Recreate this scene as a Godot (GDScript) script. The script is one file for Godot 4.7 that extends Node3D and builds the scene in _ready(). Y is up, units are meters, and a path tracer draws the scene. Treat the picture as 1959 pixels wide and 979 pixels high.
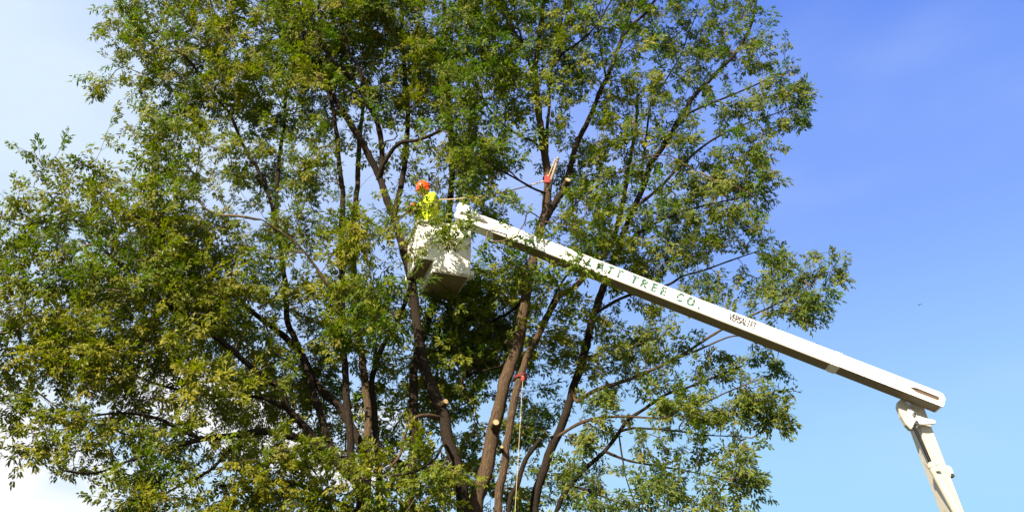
extends Node3D
# A tree crew at work: an aerial lift boom reaches across to a worker in a bucket among tall leafy trees.

const EYE := Vector3(0, 1.6, 0)
const PITCH := 29.0
const LENS := 1767.0           # focal length in the photograph's own pixels (1959 wide)
const SUN_TURN := -31.0        # degrees from straight behind the camera, negative = to the left
const SUN_HIGH := 37.0
const EXPOSURE := 3.0

var rng := RandomNumberGenerator.new()
var M := {}
var wobble := FastNoiseLite.new()


# ---------------------------------------------------------------- measuring
func look(px: float, py: float) -> Vector3:
	var u := (px - 979.5) / LENS
	var v := (489.5 - py) / LENS
	var p := deg_to_rad(PITCH)
	return Vector3(u, sin(p) + v * cos(p), -(cos(p) - v * sin(p)))


func spot(px: float, py: float, away: float) -> Vector3:      # a point on the upright plane "away" metres north of the camera
	var r := look(px, py)
	return EYE + r * (away / -r.z)


func per_px(q: Vector3) -> float:                             # metres that one photograph pixel spans at q
	var p := deg_to_rad(PITCH)
	var d := q - EYE
	return (-d.z * cos(p) + d.y * sin(p)) / LENS


# ---------------------------------------------------------------- nodes
func numbered(called: String) -> String:
	if not has_node(NodePath(called)):
		return called
	var n := 1
	while has_node(NodePath("%s_%03d" % [called, n])):
		n += 1
	return "%s_%03d" % [called, n]


func tag(o: Node3D, label: String, category := "", group := "", kind := "") -> void:
	if label: o.set_meta("label", label)
	if category: o.set_meta("category", category)
	if group: o.set_meta("group", group)
	if kind: o.set_meta("kind", kind)


func thing(called: String, at: Vector3, label: String, category: String, group := "") -> Node3D:
	var o := Node3D.new()
	o.name = numbered(called)
	add_child(o)
	o.position = at
	tag(o, label, category, group)
	return o


func origin_of(o: Node) -> Vector3:
	var s := Vector3.ZERO
	while o != self and o != null:
		s += (o as Node3D).position
		o = o.get_parent()
	return s


func part(called: String, mesh: Mesh, mat: Material, parent: Node3D, label := "") -> MeshInstance3D:   # the mesh is given in world metres
	var o := MeshInstance3D.new()
	o.name = called
	o.mesh = mesh
	o.material_override = mat
	parent.add_child(o, true)
	o.position = -origin_of(parent)
	if label: o.set_meta("label", label)
	return o


# ---------------------------------------------------------------- mesh tools
class Soup:
	var v := PackedVector3Array()
	var n := PackedVector3Array()
	var t := PackedVector2Array()
	var c := PackedColorArray()
	var i := PackedInt32Array()

	func tri(a: Vector3, b: Vector3, d: Vector3, col := Color.WHITE) -> void:      # a, b, d anticlockwise seen from outside
		var nn := (b - a).cross(d - a).normalized()
		var k := v.size()
		for q in [a, d, b]:
			v.append(q); n.append(nn); t.append(Vector2(q.x, q.y)); c.append(col)
		i.append_array([k, k + 1, k + 2])

	func quad(a: Vector3, b: Vector3, d: Vector3, e: Vector3, col := Color.WHITE) -> void:
		tri(a, b, d, col)
		tri(a, d, e, col)

	func mesh() -> ArrayMesh:
		var m := ArrayMesh.new()
		var a := []
		a.resize(Mesh.ARRAY_MAX)
		a[Mesh.ARRAY_VERTEX] = v
		a[Mesh.ARRAY_NORMAL] = n
		a[Mesh.ARRAY_TEX_UV] = t
		if c.size() == v.size():
			a[Mesh.ARRAY_COLOR] = c
		a[Mesh.ARRAY_INDEX] = i
		m.add_surface_from_arrays(Mesh.PRIMITIVE_TRIANGLES, a)
		return m

	func ring_tube(p: PackedVector3Array, r: PackedFloat32Array, sides: int, rough := 0.0, noise: FastNoiseLite = null, capped := true) -> void:
		var up := Vector3(0.3, 0.2, 1).normalized()
		var k0 := v.size()
		var along := 0.0
		for a in p.size():
			var d := (p[mini(a + 1, p.size() - 1)] - p[maxi(a - 1, 0)]).normalized()
			var x := d.cross(up).normalized()
			up = x.cross(d).normalized()
			if a: along += p[a].distance_to(p[a - 1])
			for s in sides + 1:
				var w := TAU * s / sides
				var dir := x * cos(w) + up * sin(w)
				var rr := r[a]
				if noise:
					var q := p[a] + dir * r[a]
					rr *= 1.0 + rough * noise.get_noise_3d(q.x * 9.0, q.y * 4.0, q.z * 9.0) + rough * 0.5 * noise.get_noise_3d(q.x * 30.0, q.y * 9.0, q.z * 30.0)
				v.append(p[a] + dir * rr)
				n.append(dir)
				t.append(Vector2(float(s) / sides * maxf(1.0, roundf(r[0] * 22.0)), along * 1.5))
				c.append(Color.WHITE)
		for a in p.size() - 1:
			for s in sides:
				var q := k0 + a * (sides + 1) + s
				var w := q + sides + 1
				i.append_array([q, q + 1, w, q + 1, w + 1, w])
		if capped:
			for e in [0, p.size() - 1]:
				var d: Vector3 = (p[1] - p[0]).normalized() * -1.0 if e == 0 else (p[e] - p[e - 1]).normalized()
				var mid := v.size()
				v.append(p[e]); n.append(d); t.append(Vector2.ZERO); c.append(Color.WHITE)
				var base: int = k0 + e * (sides + 1)
				for s in sides + 1:
					v.append(v[base + s]); n.append(d); t.append(Vector2(cos(TAU * s / sides), sin(TAU * s / sides)) * 0.5); c.append(Color.WHITE)
				for s in sides:
					if e == 0: i.append_array([mid, mid + 2 + s, mid + 1 + s])
					else: i.append_array([mid, mid + 1 + s, mid + 2 + s])


func tube(points: Array, radii: Array, sides := 10) -> ArrayMesh:
	var s := Soup.new()
	s.ring_tube(PackedVector3Array(points), PackedFloat32Array(radii), sides)
	return s.mesh()


func rod(a: Vector3, b: Vector3, r: float, sides := 14) -> ArrayMesh:
	return tube([a, a.lerp(b, 0.02), a.lerp(b, 0.98), b], [r * 0.86, r, r, r * 0.86], sides)


# a closed outline in the x-y plane of "frame", drawn out from z0 to z1, its edges chamfered by "bevel" (convex outlines)
func slab(outline: PackedVector2Array, z0: float, z1: float, frame: Transform3D, bevel := 0.008) -> ArrayMesh:
	var pts := outline
	if Geometry2D.is_polygon_clockwise(pts):
		pts.reverse()
	var inner: PackedVector2Array = pts
	if bevel > 0.0:
		var grown := Geometry2D.offset_polygon(pts, -bevel, Geometry2D.JOIN_MITER)
		if grown.size() == 1 and grown[0].size() == pts.size():
			inner = grown[0]
			if Geometry2D.is_polygon_clockwise(inner): inner.reverse()
			var best := 0
			for k in inner.size():
				if inner[k].distance_to(pts[0]) < inner[best].distance_to(pts[0]): best = k
			var turned := PackedVector2Array()
			for k in inner.size(): turned.append(inner[(k + best) % inner.size()])
			inner = turned
		else:
			bevel = 0.0
	var s := Soup.new()
	var at := func(p: Vector2, z: float) -> Vector3: return frame * Vector3(p.x, p.y, z)
	var n := pts.size()
	for k in n:
		var a := pts[k]
		var b := pts[(k + 1) % n]
		var c := inner[k]
		var d := inner[(k + 1) % n]
		s.quad(at.call(a, z0 + bevel), at.call(b, z0 + bevel), at.call(b, z1 - bevel), at.call(a, z1 - bevel))
		if bevel > 0.0:
			s.quad(at.call(a, z1 - bevel), at.call(b, z1 - bevel), at.call(d, z1), at.call(c, z1))
			s.quad(at.call(c, z0), at.call(d, z0), at.call(b, z0 + bevel), at.call(a, z0 + bevel))
	var idx := Geometry2D.triangulate_polygon(inner)
	for k in range(0, idx.size(), 3):
		var a := inner[idx[k]]
		var b := inner[idx[k + 1]]
		var c := inner[idx[k + 2]]
		if (b - a).cross(c - a) < 0.0:
			var w := b
			b = c
			c = w
		s.tri(at.call(a, z1), at.call(b, z1), at.call(c, z1))
		s.tri(at.call(a, z0), at.call(c, z0), at.call(b, z0))
	return s.mesh()


func box_outline(x0: float, x1: float, y0: float, y1: float, r := 0.0) -> PackedVector2Array:
	if r <= 0.0:
		return PackedVector2Array([Vector2(x0, y0), Vector2(x1, y0), Vector2(x1, y1), Vector2(x0, y1)])
	var o := PackedVector2Array()
	for q in [[x1 - r, y0 + r, -90], [x1 - r, y1 - r, 0], [x0 + r, y1 - r, 90], [x0 + r, y0 + r, 180]]:
		for k in 5:
			var w := deg_to_rad(q[2] + k * 22.5)
			o.append(Vector2(q[0] + cos(w) * r, q[1] + sin(w) * r))
	return o


func lathe(profile: Array, frame: Transform3D, sides := 24) -> ArrayMesh:       # profile of (radius, height), bottom to top, about the frame's y
	var st := SurfaceTool.new()
	st.begin(Mesh.PRIMITIVE_TRIANGLES)
	st.set_smooth_group(0)
	for k in profile.size() - 1:
		for s in sides:
			var q := []
			for j in [[k, s], [k + 1, s], [k + 1, s + 1], [k, s + 1]]:
				var w: float = TAU * (j[1] % sides) / sides
				q.append(frame * Vector3(profile[j[0]].x * cos(w), profile[j[0]].y, profile[j[0]].x * sin(w)))
			for j in [0, 2, 1, 0, 3, 2]:
				st.set_uv(Vector2(q[j].x, q[j].y))
				st.add_vertex(q[j])
	st.index()
	st.generate_normals()
	return st.commit()


# one continuous skin over tapered bones (surface nets). A bone: [from, to, radius, radius, colour]
func skin(bones: Array, cell: float, blend: float) -> ArrayMesh:
	var field := {}
	for b in bones:
		var pad: float = maxf(b[2], b[3]) + blend * 0.5 + cell * 2.0
		var lo := Vector3(minf(b[0].x, b[1].x), minf(b[0].y, b[1].y), minf(b[0].z, b[1].z)) - Vector3.ONE * pad
		var hi := Vector3(maxf(b[0].x, b[1].x), maxf(b[0].y, b[1].y), maxf(b[0].z, b[1].z)) + Vector3.ONE * pad
		var l := Vector3i((lo / cell).floor())
		var h := Vector3i((hi / cell).ceil())
		for x in range(l.x, h.x + 1):
			for y in range(l.y, h.y + 1):
				for z in range(l.z, h.z + 1):
					var key := Vector3i(x, y, z)
					if field.has(key): continue
					field[key] = _depth(bones, Vector3(key) * cell, blend)
	var spots := {}
	var s := Soup.new()
	var corners := [Vector3i(0, 0, 0), Vector3i(1, 0, 0), Vector3i(0, 1, 0), Vector3i(1, 1, 0), Vector3i(0, 0, 1), Vector3i(1, 0, 1), Vector3i(0, 1, 1), Vector3i(1, 1, 1)]
	var edges := [[0, 1], [2, 3], [4, 5], [6, 7], [0, 2], [1, 3], [4, 6], [5, 7], [0, 4], [1, 5], [2, 6], [3, 7]]
	for key: Vector3i in field:
		var f := []
		var inside := 0
		for c in corners:
			var d: float = field.get(key + c, 1.0)
			f.append(d)
			if d < 0.0: inside += 1
		if inside == 0 or inside == 8: continue
		var sum := Vector3.ZERO
		var count := 0
		for e in edges:
			var a: float = f[e[0]]
			var b: float = f[e[1]]
			if (a < 0.0) != (b < 0.0):
				sum += Vector3(corners[e[0]]).lerp(Vector3(corners[e[1]]), a / (a - b))
				count += 1
		var p := (Vector3(key) + sum / count) * cell
		var g := Vector3(f[1] + f[3] + f[5] + f[7] - f[0] - f[2] - f[4] - f[6], f[2] + f[3] + f[6] + f[7] - f[0] - f[1] - f[4] - f[5], f[4] + f[5] + f[6] + f[7] - f[0] - f[1] - f[2] - f[3])
		spots[key] = s.v.size()
		var col := Color.WHITE
		var near := 1e9
		for b in bones:
			var d := _bone(b, p)
			if d < near:
				near = d
				col = b[4]
		s.v.append(p); s.n.append(g.normalized()); s.t.append(Vector2(p.x, p.y)); s.c.append(col)
	var axes := [Vector3i(1, 0, 0), Vector3i(0, 1, 0), Vector3i(0, 0, 1)]
	for key: Vector3i in field:
		for k in 3:
			var other: Vector3i = key + axes[k]
			if not field.has(other): continue
			var a: float = field[key]
			var b: float = field[other]
			if (a < 0.0) == (b < 0.0): continue
			var u: Vector3i = axes[(k + 1) % 3]
			var w: Vector3i = axes[(k + 2) % 3]
			var q := [key, key - u, key - u - w, key - w]
			if not (spots.has(q[0]) and spots.has(q[1]) and spots.has(q[2]) and spots.has(q[3])): continue
			var i0: int = spots[q[0]]
			var i1: int = spots[q[1]]
			var i2: int = spots[q[2]]
			var i3: int = spots[q[3]]
			if a < 0.0: s.i.append_array([i0, i2, i1, i0, i3, i2])
			else: s.i.append_array([i0, i1, i2, i0, i2, i3])
	return s.mesh()


func _bone(b: Array, p: Vector3) -> float:
	var ab: Vector3 = b[1] - b[0]
	var l := ab.length_squared()
	var h := clampf((p - b[0]).dot(ab) / l, 0.0, 1.0) if l > 1e-9 else 0.0
	return p.distance_to(b[0] + ab * h) - lerpf(b[2], b[3], h)


func _depth(bones: Array, p: Vector3, k: float) -> float:
	var d := 1e3
	for b in bones:
		var e := _bone(b, p)
		var h := maxf(k - absf(d - e), 0.0) / k
		d = minf(d, e) - h * h * k * 0.25
	return d


# ---------------------------------------------------------------- materials
func plain(hue: Color, rough := 0.6, metal := 0.0, spec := 0.5) -> StandardMaterial3D:      # hue in linear, real-world values
	var m := StandardMaterial3D.new()
	m.albedo_color = hue.linear_to_srgb()
	m.roughness = rough
	m.metallic = metal
	m.metallic_specular = spec
	return m


func noise_texture(frequency: float, colors: Array, offsets: Array, size := 512, seed_no := 3, kind := FastNoiseLite.TYPE_SIMPLEX) -> NoiseTexture2D:
	var f := FastNoiseLite.new()
	f.seed = seed_no
	f.frequency = frequency
	f.noise_type = kind
	f.fractal_type = FastNoiseLite.FRACTAL_FBM
	f.fractal_octaves = 5
	var g := Gradient.new()
	g.offsets = PackedFloat32Array(offsets)
	g.colors = PackedColorArray(colors)
	var t := NoiseTexture2D.new()
	t.width = size
	t.height = size
	t.seamless = true
	t.noise = f
	t.color_ramp = g
	return t


func worn(hue: Color, dirt: Color, rough: float, tile: float, seed_no: int) -> StandardMaterial3D:
	var m := StandardMaterial3D.new()
	m.albedo_texture = noise_texture(0.012, [dirt.linear_to_srgb(), hue.lerp(dirt, 0.15).linear_to_srgb(), hue.linear_to_srgb(), hue.linear_to_srgb()], [0.0, 0.22, 0.36, 1.0], 512, seed_no)
	m.uv1_triplanar = true
	m.uv1_world_triplanar = true
	m.uv1_scale = Vector3.ONE * tile
	m.roughness = rough
	return m


func bark(light: Color, dark: Color, seed_no: int) -> StandardMaterial3D:
	var f := FastNoiseLite.new()
	f.seed = seed_no
	f.frequency = 1.0
	f.fractal_type = FastNoiseLite.FRACTAL_RIDGED
	f.fractal_octaves = 4
	var g := FastNoiseLite.new()
	g.seed = seed_no + 9
	g.frequency = 1.0
	g.fractal_octaves = 4
	var w := 192
	var h := 384
	var im := Image.create_empty(w, h, false, Image.FORMAT_RGB8)
	var up := Image.create_empty(w, h, false, Image.FORMAT_RGB8)
	for x in w:
		for y in h:
			var a := TAU * x / w
			var b := TAU * y / h
			var ridge := f.get_noise_3d(cos(a) * 2.2 + 7.0, sin(a) * 2.2, sin(b) * 0.9) * 0.5 + 0.5
			ridge = clampf(1.0 - ridge, 0.0, 1.0) * 0.7 + 0.3 * (f.get_noise_3d(cos(a) * 5.0, sin(a) * 5.0 + 3.0, cos(b) * 2.0) * 0.5 + 0.5)
			var patch := g.get_noise_3d(cos(a) * 1.1, sin(a) * 1.1 + cos(b) * 1.3, sin(b) * 1.3) * 0.5 + 0.5
			var k := clampf(ridge * 0.75 + patch * 0.45 - 0.1, 0.0, 1.0)
			im.set_pixel(x, y, dark.lerp(light, smoothstep(0.15, 0.85, k)).linear_to_srgb())
			up.set_pixel(x, y, Color(ridge, ridge, ridge))
	var m := StandardMaterial3D.new()
	m.albedo_texture = ImageTexture.create_from_image(im)
	up.bump_map_to_normal_map(5.0)
	m.normal_enabled = true
	m.normal_texture = ImageTexture.create_from_image(up)
	m.normal_scale = 1.8
	m.roughness = 0.92
	m.metallic_specular = 0.25
	return m


func materials() -> void:
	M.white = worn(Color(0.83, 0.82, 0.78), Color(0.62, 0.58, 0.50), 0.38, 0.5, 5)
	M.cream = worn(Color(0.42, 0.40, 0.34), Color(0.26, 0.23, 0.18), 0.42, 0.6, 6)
	M.bucket = worn(Color(0.82, 0.80, 0.74), Color(0.42, 0.38, 0.30), 0.5, 1.1, 7)
	M.grime_and_shade = worn(Color(0.40, 0.36, 0.29), Color(0.12, 0.10, 0.08), 0.6, 1.6, 8)  # dirty fittings; in the tip slot it also paints the recess shade
	M.belly_shade = worn(Color(0.20, 0.16, 0.11), Color(0.09, 0.07, 0.045), 0.6, 1.1, 9)  # shade beneath boom and bucket, put into the colour
	M.slot_shade = worn(Color(0.085, 0.05, 0.032), Color(0.035, 0.022, 0.016), 0.8, 2.0, 10)  # slot grime and the recess shade, mixed into one dark tone
	M.black = plain(Color(0.010, 0.010, 0.011), 0.7, 0.0, 0.3)
	M.rubber = plain(Color(0.02, 0.02, 0.02), 0.8)
	M.steel = plain(Color(0.24, 0.24, 0.25), 0.4, 0.8)
	M.orange = plain(Color(0.78, 0.075, 0.012), 0.35)
	M.red = plain(Color(0.22, 0.02, 0.018), 0.8)
	M.rope = worn(Color(0.50, 0.38, 0.22), Color(0.26, 0.18, 0.10), 0.9, 12.0, 11)
	M.cut = worn(Color(0.33, 0.23, 0.115), Color(0.17, 0.105, 0.05), 0.85, 14.0, 12)
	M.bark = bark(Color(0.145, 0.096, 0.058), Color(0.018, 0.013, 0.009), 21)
	M.bark_dark = bark(Color(0.038, 0.027, 0.018), Color(0.007, 0.0055, 0.0045), 22)  # dark bark, lowered further to carry the shade on the stems
	M.twig = plain(Color(0.10, 0.075, 0.05), 0.85, 0.0, 0.3)
	M.dead = plain(Color(0.34, 0.27, 0.19), 0.9, 0.0, 0.3)
	var leaf := StandardMaterial3D.new()
	leaf.vertex_color_use_as_albedo = true
	leaf.albedo_color = Color.WHITE
	leaf.roughness = 0.42
	leaf.metallic_specular = 0.34
	leaf.backlight_enabled = true
	leaf.backlight = Color(0.86, 1.0, 0.30)
	leaf.cull_mode = BaseMaterial3D.CULL_DISABLED
	M.leaf = leaf
	M.body = plain(Color.WHITE, 0.8, 0.0, 0.3)
	M.body.vertex_color_use_as_albedo = true
	var ink := StandardMaterial3D.new()
	ink.albedo_texture = noise_texture(0.02, [Color(0.12, 0.55, 0.42, 0.0), Color(0.12, 0.55, 0.42, 0.0), Color(0.0, 0.27, 0.20, 1.0), Color(0.06, 0.36, 0.29, 1.0)], [0.0, 0.31, 0.312, 1.0], 256, 31)
	ink.uv1_triplanar = true
	ink.uv1_world_triplanar = true
	ink.uv1_scale = Vector3.ONE * 4.0
	ink.transparency = BaseMaterial3D.TRANSPARENCY_ALPHA_SCISSOR
	ink.alpha_scissor_threshold = 0.5
	ink.roughness = 0.6
	M.ink = ink
	M.black_ink = plain(Color(0.025, 0.024, 0.022), 0.6)
	var ground := StandardMaterial3D.new()
	ground.albedo_texture = noise_texture(0.01, [Color(0.03, 0.034, 0.013).linear_to_srgb(), Color(0.045, 0.045, 0.018).linear_to_srgb(), Color(0.07, 0.056, 0.032).linear_to_srgb()], [0.2, 0.5, 0.85], 1024, 41)
	ground.uv1_triplanar = true
	ground.uv1_world_triplanar = true
	ground.uv1_scale = Vector3.ONE * 0.12
	ground.roughness = 0.95
	M.ground = ground


# ---------------------------------------------------------------- sky
func smooth(a: float, b: float, x: float) -> float:
	return smoothstep(a, b, x)


func make_sky() -> PanoramaSkyMaterial:
	var w := 1024
	var h := 512
	var im := Image.create_empty(w, h, false, Image.FORMAT_RGBAF)
	var soft := FastNoiseLite.new()
	soft.seed = 4
	soft.frequency = 0.9
	soft.fractal_octaves = 5
	var heap := FastNoiseLite.new()
	heap.seed = 16
	heap.frequency = 2.1
	heap.fractal_octaves = 6
	var sun := Vector3(sin(deg_to_rad(SUN_TURN)), 0, cos(deg_to_rad(SUN_TURN)))
	for y in h:
		var el := PI * (0.5 - (y + 0.5) / h)
		for x in w:
			var az := TAU * (x + 0.5) / w          # from straight ahead, turning right
			var d := Vector3(sin(az) * cos(el), sin(el), -cos(az) * cos(el))
			var e := rad_to_deg(el)
			if e < -2.0:
				im.set_pixel(x, y, Color(0.20, 0.19, 0.13))
				continue
			# clear air: deep overhead and away from the sun, paler towards the horizon
			var c := Vector3(0.41, 0.73, 1.03).lerp(Vector3(0.228, 0.402, 1.0), smooth(12.0, 33.0, e)).lerp(Vector3(0.105, 0.24, 0.88), smooth(31.0, 49.0, e))
			# thin haze, thicker on the sun's side of the sky
			var flat := Vector3(d.x, 0, d.z).normalized()
			var away := rad_to_deg(acos(clampf(flat.dot(sun), -1, 1)))
			var veil := smooth(172.0, 100.0, away)
			veil = veil * (0.72 + 0.28 * veil)
			var streak := soft.get_noise_3d(d.x * 1.6, d.y * 4.5, d.z * 1.6) * 0.5 + 0.5
			veil = clampf(veil * (0.75 + 0.6 * streak) + smooth(0.50, 0.85, streak) * 0.20, 0.0, 1.0)
			c = c.lerp(Vector3(0.76, 0.90, 1.05), veil * 0.95)
			# heaped cloud low down
			var q := d / maxf(0.12, d.y + 0.16) * 0.55
			var cover := heap.get_noise_3d(q.x, d.y * 2.0, q.z) + 0.62 * smooth(150.0, 112.0, away) - 0.18
			var low := smooth(34.0, 6.0, e)
			var cloud := smooth(0.06, 0.34, cover * low + (low - 0.75) * 0.15)
			c = c.lerp(Vector3(1.08, 1.08, 1.09), cloud)
			c /= EXPOSURE
			im.set_pixel(x, y, Color(c.x, c.y, c.z))
	var m := PanoramaSkyMaterial.new()
	m.panorama = ImageTexture.create_from_image(im)
	return m


# ---------------------------------------------------------------- trees
class Growth:
	var root: Node3D
	var pos := PackedVector3Array()
	var dir := PackedVector3Array()
	var parent := PackedInt32Array()
	var burden := PackedFloat32Array()
	var width := PackedFloat32Array()
	var grid := {}
	var limbs := 0
	var tips := []            # [index, position]
	const CELL := 0.6

	func put(p: Vector3, d: Vector3, from: int, r := 0.0) -> int:
		pos.append(p)
		dir.append(d)
		parent.append(from)
		burden.append(0.0)
		width.append(r)
		var key := Vector3i((p / CELL).floor())
		if not grid.has(key): grid[key] = PackedInt32Array()
		grid[key].append(pos.size() - 1)
		return pos.size() - 1

	func nearest(p: Vector3, most := 6) -> int:
		var key := Vector3i((p / CELL).floor())
		var best := -1
		var cost := 1e9
		for ring in most:
			if best >= 0 and (ring - 1) * CELL > cost: break
			for x in range(-ring, ring + 1):
				for y in range(-ring, ring + 1):
					for z in range(-ring, ring + 1):
						if maxi(absi(x), maxi(absi(y), absi(z))) != ring: continue
						var k := key + Vector3i(x, y, z)
						if not grid.has(k): continue
						for i: int in grid[k]:
							var to := p - pos[i]
							var l := to.length()
							var c := l * (1.25 - 0.45 * dir[i].dot(to / maxf(l, 0.001)))
							if to.y < 0.0: c += 0.25 * -to.y
							if c < cost:
								cost = c
								best = i
		return best


func curve(points: PackedVector3Array, step: float) -> PackedVector3Array:
	var c := Curve3D.new()
	c.bake_interval = step
	for k in points.size():
		var t := (points[mini(k + 1, points.size() - 1)] - points[maxi(k - 1, 0)]) * 0.17
		c.add_point(points[k], -t, t)
	return c.get_baked_points()


# a limb surveyed as (photo x, photo y, metres away) triples, thick r0 to r1 in photo pixels
func limb(t: Growth, called: String, path: Array, r0: float, r1: float, mat: Material, cut := false, base := Vector3.INF) -> MeshInstance3D:
	var raw := PackedVector3Array()
	if base != Vector3.INF: raw.append(base)
	for k in range(0, path.size(), 3):
		raw.append(spot(path[k], path[k + 1], path[k + 2]))
	var p := curve(raw, 0.11)
	var r := PackedFloat32Array()
	var amp := clampf(per_px(p[0]) * r0 * 0.4, 0.008, 0.035)
	for k in p.size():
		var f := float(k) / (p.size() - 1)
		r.append(lerpf(r0, r1, pow(f, 0.85)) * 0.88 * per_px(p[k]))
		var ends := minf(1.0, minf(f, 1.0 - f) * 8.0)
		p[k] += Vector3(wobble.get_noise_3d(p[k].x * 2.0, p[k].y * 2.0, p[k].z * 2.0), 0, wobble.get_noise_3d(p[k].z * 2.0, p[k].x * 2.0, p[k].y * 2.0 + 40.0)) * amp * ends
		if base != Vector3.INF and p[k].y < 1.2: r[k] *= 1.0 + 0.5 * pow((1.2 - p[k].y) / 1.2, 2.0)
	var s := Soup.new()
	s.ring_tube(p, r, 16 if r0 > 9 else 9, 0.24, wobble)
	var last := -1
	for k in range(0 if base == Vector3.INF else 30, p.size()):
		var d := (p[mini(k + 1, p.size() - 1)] - p[maxi(k - 1, 0)]).normalized()
		if p[k].y > 3.5 and not cut: last = t.put(p[k], d, -1, r[k])
	t.limbs = t.pos.size()
	var o := part(called, s.mesh(), mat, t.root)
	if cut:
		var e := p.size() - 1
		var d := (p[e] - p[e - 1]).normalized()
		part("cut_face", rod(p[e] - d * 0.01, p[e] + d * 0.006, r[e] * 0.9, 12), M.cut, o)
	return o


# a short stub where a branch was sawn off, its pale face towards "facing"
func stub(t: Growth, px: float, py: float, away: float, facing: Vector3, r: float, long := 0.10) -> void:
	var q := spot(px, py, away)
	var s := Soup.new()
	var d := facing.normalized()
	s.ring_tube(PackedVector3Array([q - d * long * 1.6, q - d * long * 0.7, q]), PackedFloat32Array([r * 1.5, r * 1.12, r]), 10, 0.1, wobble)
	var o := part("branch_stub", s.mesh(), M.bark, t.root)
	part("cut_face", rod(q - d * 0.01, q + d * 0.006, r * 0.93, 12), M.cut, o)


var sprays: Array = []


func leaflet(s: Soup, at: Vector3, d: Vector3, nrm: Vector3, long: float, wide: float, col: Color) -> void:
	var side := d.cross(nrm).normalized()
	nrm = side.cross(d).normalized()
	var mid := at + d * long * 0.5 - nrm * long * 0.03
	var tip := at + d * long - nrm * long * 0.16
	var a := at + d * long * 0.42 + side * wide * 0.5 + nrm * wide * 0.16
	var b := at + d * long * 0.42 - side * wide * 0.5 + nrm * wide * 0.16
	s.tri(at, mid, a, col)
	s.tri(a, mid, tip, col)
	s.tri(at, b, mid, col)
	s.tri(b, tip, mid, col)


# a leafy shoot growing along +y: opposite compound leaves, seven leaflets at most
func make_spray(seed_no: int) -> ArrayMesh:
	var g := RandomNumberGenerator.new()
	g.seed = seed_no
	var s := Soup.new()
	var long := 0.34
	for k in 4:
		var a := Vector3(0, long * k / 4.0, 0)
		var b := Vector3(0, long * (k + 1) / 4.0, 0)
		for w in 3:
			var u := Vector3(cos(TAU * w / 3), 0, sin(TAU * w / 3)) * 0.003
			var v := Vector3(cos(TAU * (w + 1) / 3), 0, sin(TAU * (w + 1) / 3)) * 0.003
			s.quad(a + v, a + u, b + u, b + v, Color(0.10, 0.09, 0.04))
	for k in 5:
		var y := long * (0.16 + 0.21 * k)
		var turn := (PI / 2) * (k % 2) + g.randf_range(-0.5, 0.5)
		for side in ([0, 1] if k < 4 else [0]):
			if g.randf() < 0.1: continue
			var w: float = turn + PI * side
			var out := Vector3(cos(w), 0, sin(w) * 0.75)
			var d := (out * g.randf_range(0.7, 1.0) + Vector3(0, g.randf_range(0.45, 0.9), 0)).normalized()
			if k == 4: d = Vector3(g.randf_range(-0.25, 0.25), 1, g.randf_range(-0.25, 0.25)).normalized()
			var nrm := (Vector3(0, 0, 1) + Vector3(g.randf_range(-0.55, 0.55), g.randf_range(-0.55, 0.55), g.randf_range(-0.3, 0.3))).normalized()
			if absf(nrm.dot(d)) > 0.9: nrm = Vector3(0, 0.3, 1).normalized()
			var span := g.randf_range(0.09, 0.15)
			var at := Vector3(0, y, 0)
			var shade := g.randf_range(0.75, 1.2)
			var col := Color(0.98 * shade, 1.0 * shade, 0.95 * shade)
			var pairs := g.randi_range(2, 3)
			var across := d.cross(nrm).normalized()
			for j in pairs:
				var q := at + d * span * (0.45 + 0.5 * j / pairs) - nrm * 0.012 * j
				for e in [-1, 1]:
					var ld: Vector3 = (d * g.randf_range(0.6, 1.0) + across * e * g.randf_range(0.6, 0.95) - nrm * g.randf_range(-0.1, 0.35)).normalized()
					leaflet(s, q, ld, (nrm + across * g.randf_range(-0.3, 0.3)).normalized(), g.randf_range(0.068, 0.105), g.randf_range(0.032, 0.046), col * g.randf_range(0.88, 1.12))
			leaflet(s, at + d * span * 0.98, (d - nrm * 0.2).normalized(), nrm, g.randf_range(0.075, 0.115), g.randf_range(0.034, 0.048), col)
	var c := s.c
	for k in c.size(): c[k].a = 1.0
	s.c = c
	return s.mesh()


var open_spots: Array[Vector3] = []


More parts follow.
